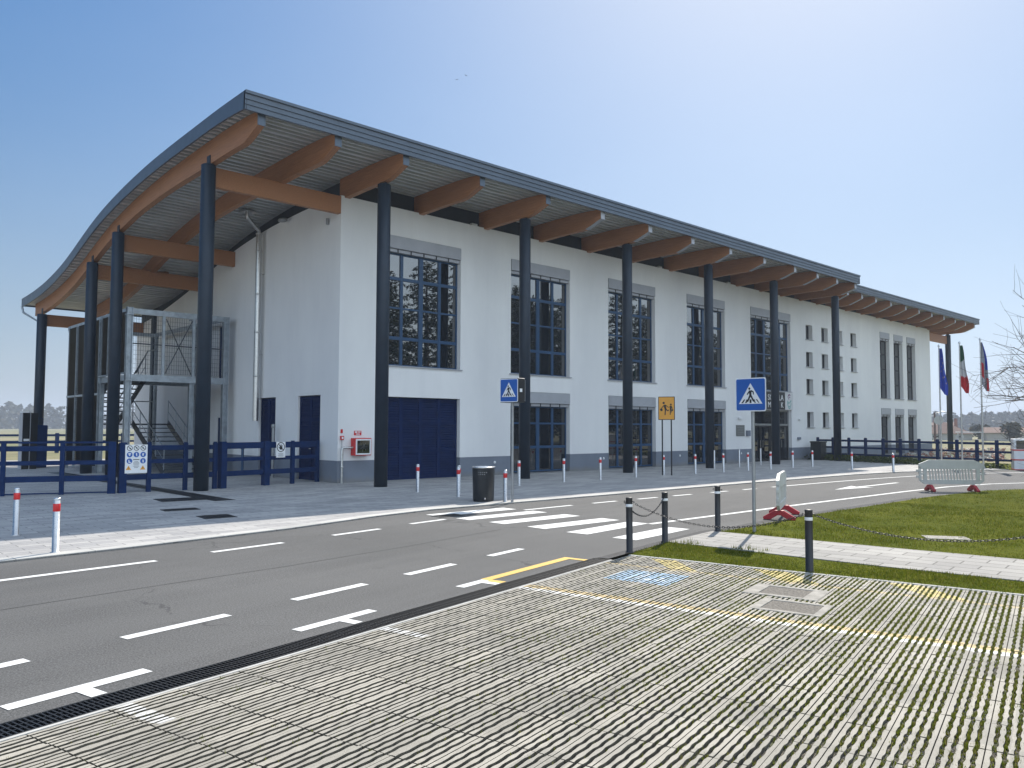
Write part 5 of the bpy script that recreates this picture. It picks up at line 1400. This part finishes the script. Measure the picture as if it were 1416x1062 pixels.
# ================================================================== LIGHT, SKY, CAMERA
TOSUN = Vector((.95, .43, 1.0)).normalized()
el = math.asin(TOSUN.z); az = math.atan2(TOSUN.x, TOSUN.y)      # azimuth clockwise from +Y
w = bpy.data.worlds.new('World'); S.world = w; w.use_nodes = True
nt = w.node_tree; bg = nt.nodes['Background']
sky = nt.nodes.new('ShaderNodeTexSky'); sky.sky_type = 'NISHITA'; sky.sun_disc = False
sky.sun_elevation = el; sky.sun_rotation = az; sky.altitude = 150; sky.air_density = 1.0; sky.dust_density = .8; sky.ozone_density = 1.5
# soften the brightness range of the sky (hazy spring sky), keep its hue
bw = nt.nodes.new('ShaderNodeRGBToBW'); nt.links.new(sky.outputs[0], bw.inputs[0])
k = math_n(nt, 'POWER', math_n(nt, 'MAXIMUM', bw.outputs[0], .05), -.6)
vm = nt.nodes.new('ShaderNodeVectorMath'); vm.operation = 'SCALE'; nt.links.new(sky.outputs[0], vm.inputs[0]); nt.links.new(k, vm.inputs['Scale'])
hs = nt.nodes.new('ShaderNodeHueSaturation'); hs.inputs['Saturation'].default_value = 1.6; nt.links.new(vm.outputs[0], hs.inputs['Color'])
# white spring haze: thickest at the horizon and towards the sun, the same all round the compass
gi = nt.nodes.new('ShaderNodeTexCoord'); sp = nt.nodes.new('ShaderNodeSeparateXYZ'); nt.links.new(gi.outputs['Generated'], sp.inputs[0])
hz = math_n(nt, 'POWER', 2.718, math_n(nt, 'MULTIPLY', math_n(nt, 'MAXIMUM', sp.outputs[2], 0.), -4.2))
dt = nt.nodes.new('ShaderNodeVectorMath'); dt.operation = 'DOT_PRODUCT'; nt.links.new(gi.outputs['Generated'], dt.inputs[0]); dt.inputs[1].default_value = TOSUN
gl = math_n(nt, 'POWER', math_n(nt, 'MAXIMUM', dt.outputs['Value'], 0.), 7.)
cl = nt.nodes.new('ShaderNodeTexNoise'); cl.inputs['Scale'].default_value = 2.2; cl.inputs['Detail'].default_value = 5
mp = nt.nodes.new('ShaderNodeMapping'); mp.inputs['Scale'].default_value = (1, 1, 3); nt.links.new(gi.outputs['Generated'], mp.inputs[0]); nt.links.new(mp.outputs[0], cl.inputs['Vector'])
hz = math_n(nt, 'MULTIPLY', hz, math_n(nt, 'ADD', math_n(nt, 'MULTIPLY', cl.outputs['Fac'], .3), .85))
# extra brightness added to the unseen sky behind the camera, filling the shaded facade
db = nt.nodes.new('ShaderNodeVectorMath'); db.operation = 'DOT_PRODUCT'; nt.links.new(gi.outputs['Generated'], db.inputs[0]); db.inputs[1].default_value = Vector((-.12, -.93, .35)).normalized()
bk = math_n(nt, 'MULTIPLY', db.outputs['Value'], 1.)
bk = math_n(nt, 'MULTIPLY', math_n(nt, 'MAXIMUM', math_n(nt, 'ADD', bk, .05), 0.), math_n(nt, 'ADD', math_n(nt, 'MULTIPLY', cl.outputs['Fac'], 1.2), .4))
hs.inputs['Value'].default_value = .79
hcol = nt.nodes.new('ShaderNodeVectorMath'); hcol.operation = 'SCALE'; hcol.inputs[0].default_value = (1.46, 1.76, 2.22)
nt.links.new(math_n(nt, 'ADD', math_n(nt, 'MULTIPLY', math_n(nt, 'POWER', math_n(nt, 'MAXIMUM', dt.outputs['Value'], 0.), 2.), 1.95), .95), hcol.inputs['Scale'])
mixed = mixc(nt, math_n(nt, 'MULTIPLY', hz, .93, True), hs.outputs[0], hcol.outputs[0])
ad = nt.nodes.new('ShaderNodeVectorMath'); ad.operation = 'SCALE'; ad.inputs[0].default_value = (1.64, 1.8, 1.86)
nt.links.new(math_n(nt, 'ADD', math_n(nt, 'MULTIPLY', bk, 3.0), math_n(nt, 'MULTIPLY', gl, .92)), ad.inputs['Scale'])
sm = nt.nodes.new('ShaderNodeVectorMath'); sm.operation = 'ADD'; nt.links.new(mixed, sm.inputs[0]); nt.links.new(ad.outputs[0], sm.inputs[1])
nt.links.new(sm.outputs[0], bg.inputs['Color']); bg.inputs['Strength'].default_value = .15
sd = bpy.data.lights.new('sun', 'SUN'); sd.energy = 4.0; sd.angle = math.radians(.5); sd.color = (1, .935, .84)
so = bpy.data.objects.new('sun', sd); COL.objects.link(so); so.rotation_euler = TOSUN.to_track_quat('Z', 'Y').to_euler(); so.location = (60, 30, 60)
cd = bpy.data.cameras.new('camera'); cd.sensor_width = 36; cd.lens = 1106.515 / 1416 * 36; cd.clip_end = 6000; cd.clip_start = .05
hm = bpy.data.materials.new('spring_haze'); hm.use_nodes = True; ht = hm.node_tree; ht.nodes.clear()
ou = ht.nodes.new('ShaderNodeOutputMaterial'); pv = ht.nodes.new('ShaderNodeVolumePrincipled'); pv.inputs['Color'].default_value = (.80, .88, 1, 1); pv.inputs['Density'].default_value = .0008
ht.links.new(pv.outputs[0], ou.inputs['Volume'])
hb = MB().box((-1220, -1220, -1.1), (1420, 1420, 21)).build('haze', hm); hb['kind'] = 'stuff'
co = bpy.data.objects.new('camera', cd); COL.objects.link(co)
yaw, pit, rol = math.radians(47.03388), math.radians(3.09966), math.radians(.20866)
f = Vector((math.cos(yaw) * math.cos(pit), math.sin(yaw) * math.cos(pit), math.sin(pit))); r = Vector((math.sin(yaw), -math.cos(yaw), 0)); u = r.cross(f)
r2 = r * math.cos(rol) + u * math.sin(rol); u2 = u * math.cos(rol) - r * math.sin(rol)
co.matrix_world = Matrix(((r2.x, u2.x, -f.x, 0), (r2.y, u2.y, -f.y, 0), (r2.z, u2.z, -f.z, 1.8), (0, 0, 0, 1)))
S.camera = co
S.view_settings.view_transform = 'Standard'; S.view_settings.look = 'None'; S.view_settings.exposure = .74; S.view_settings.gamma = 1
S.render.engine = 'CYCLES'; S.cycles.max_bounces = 8; S.cycles.use_denoising = True
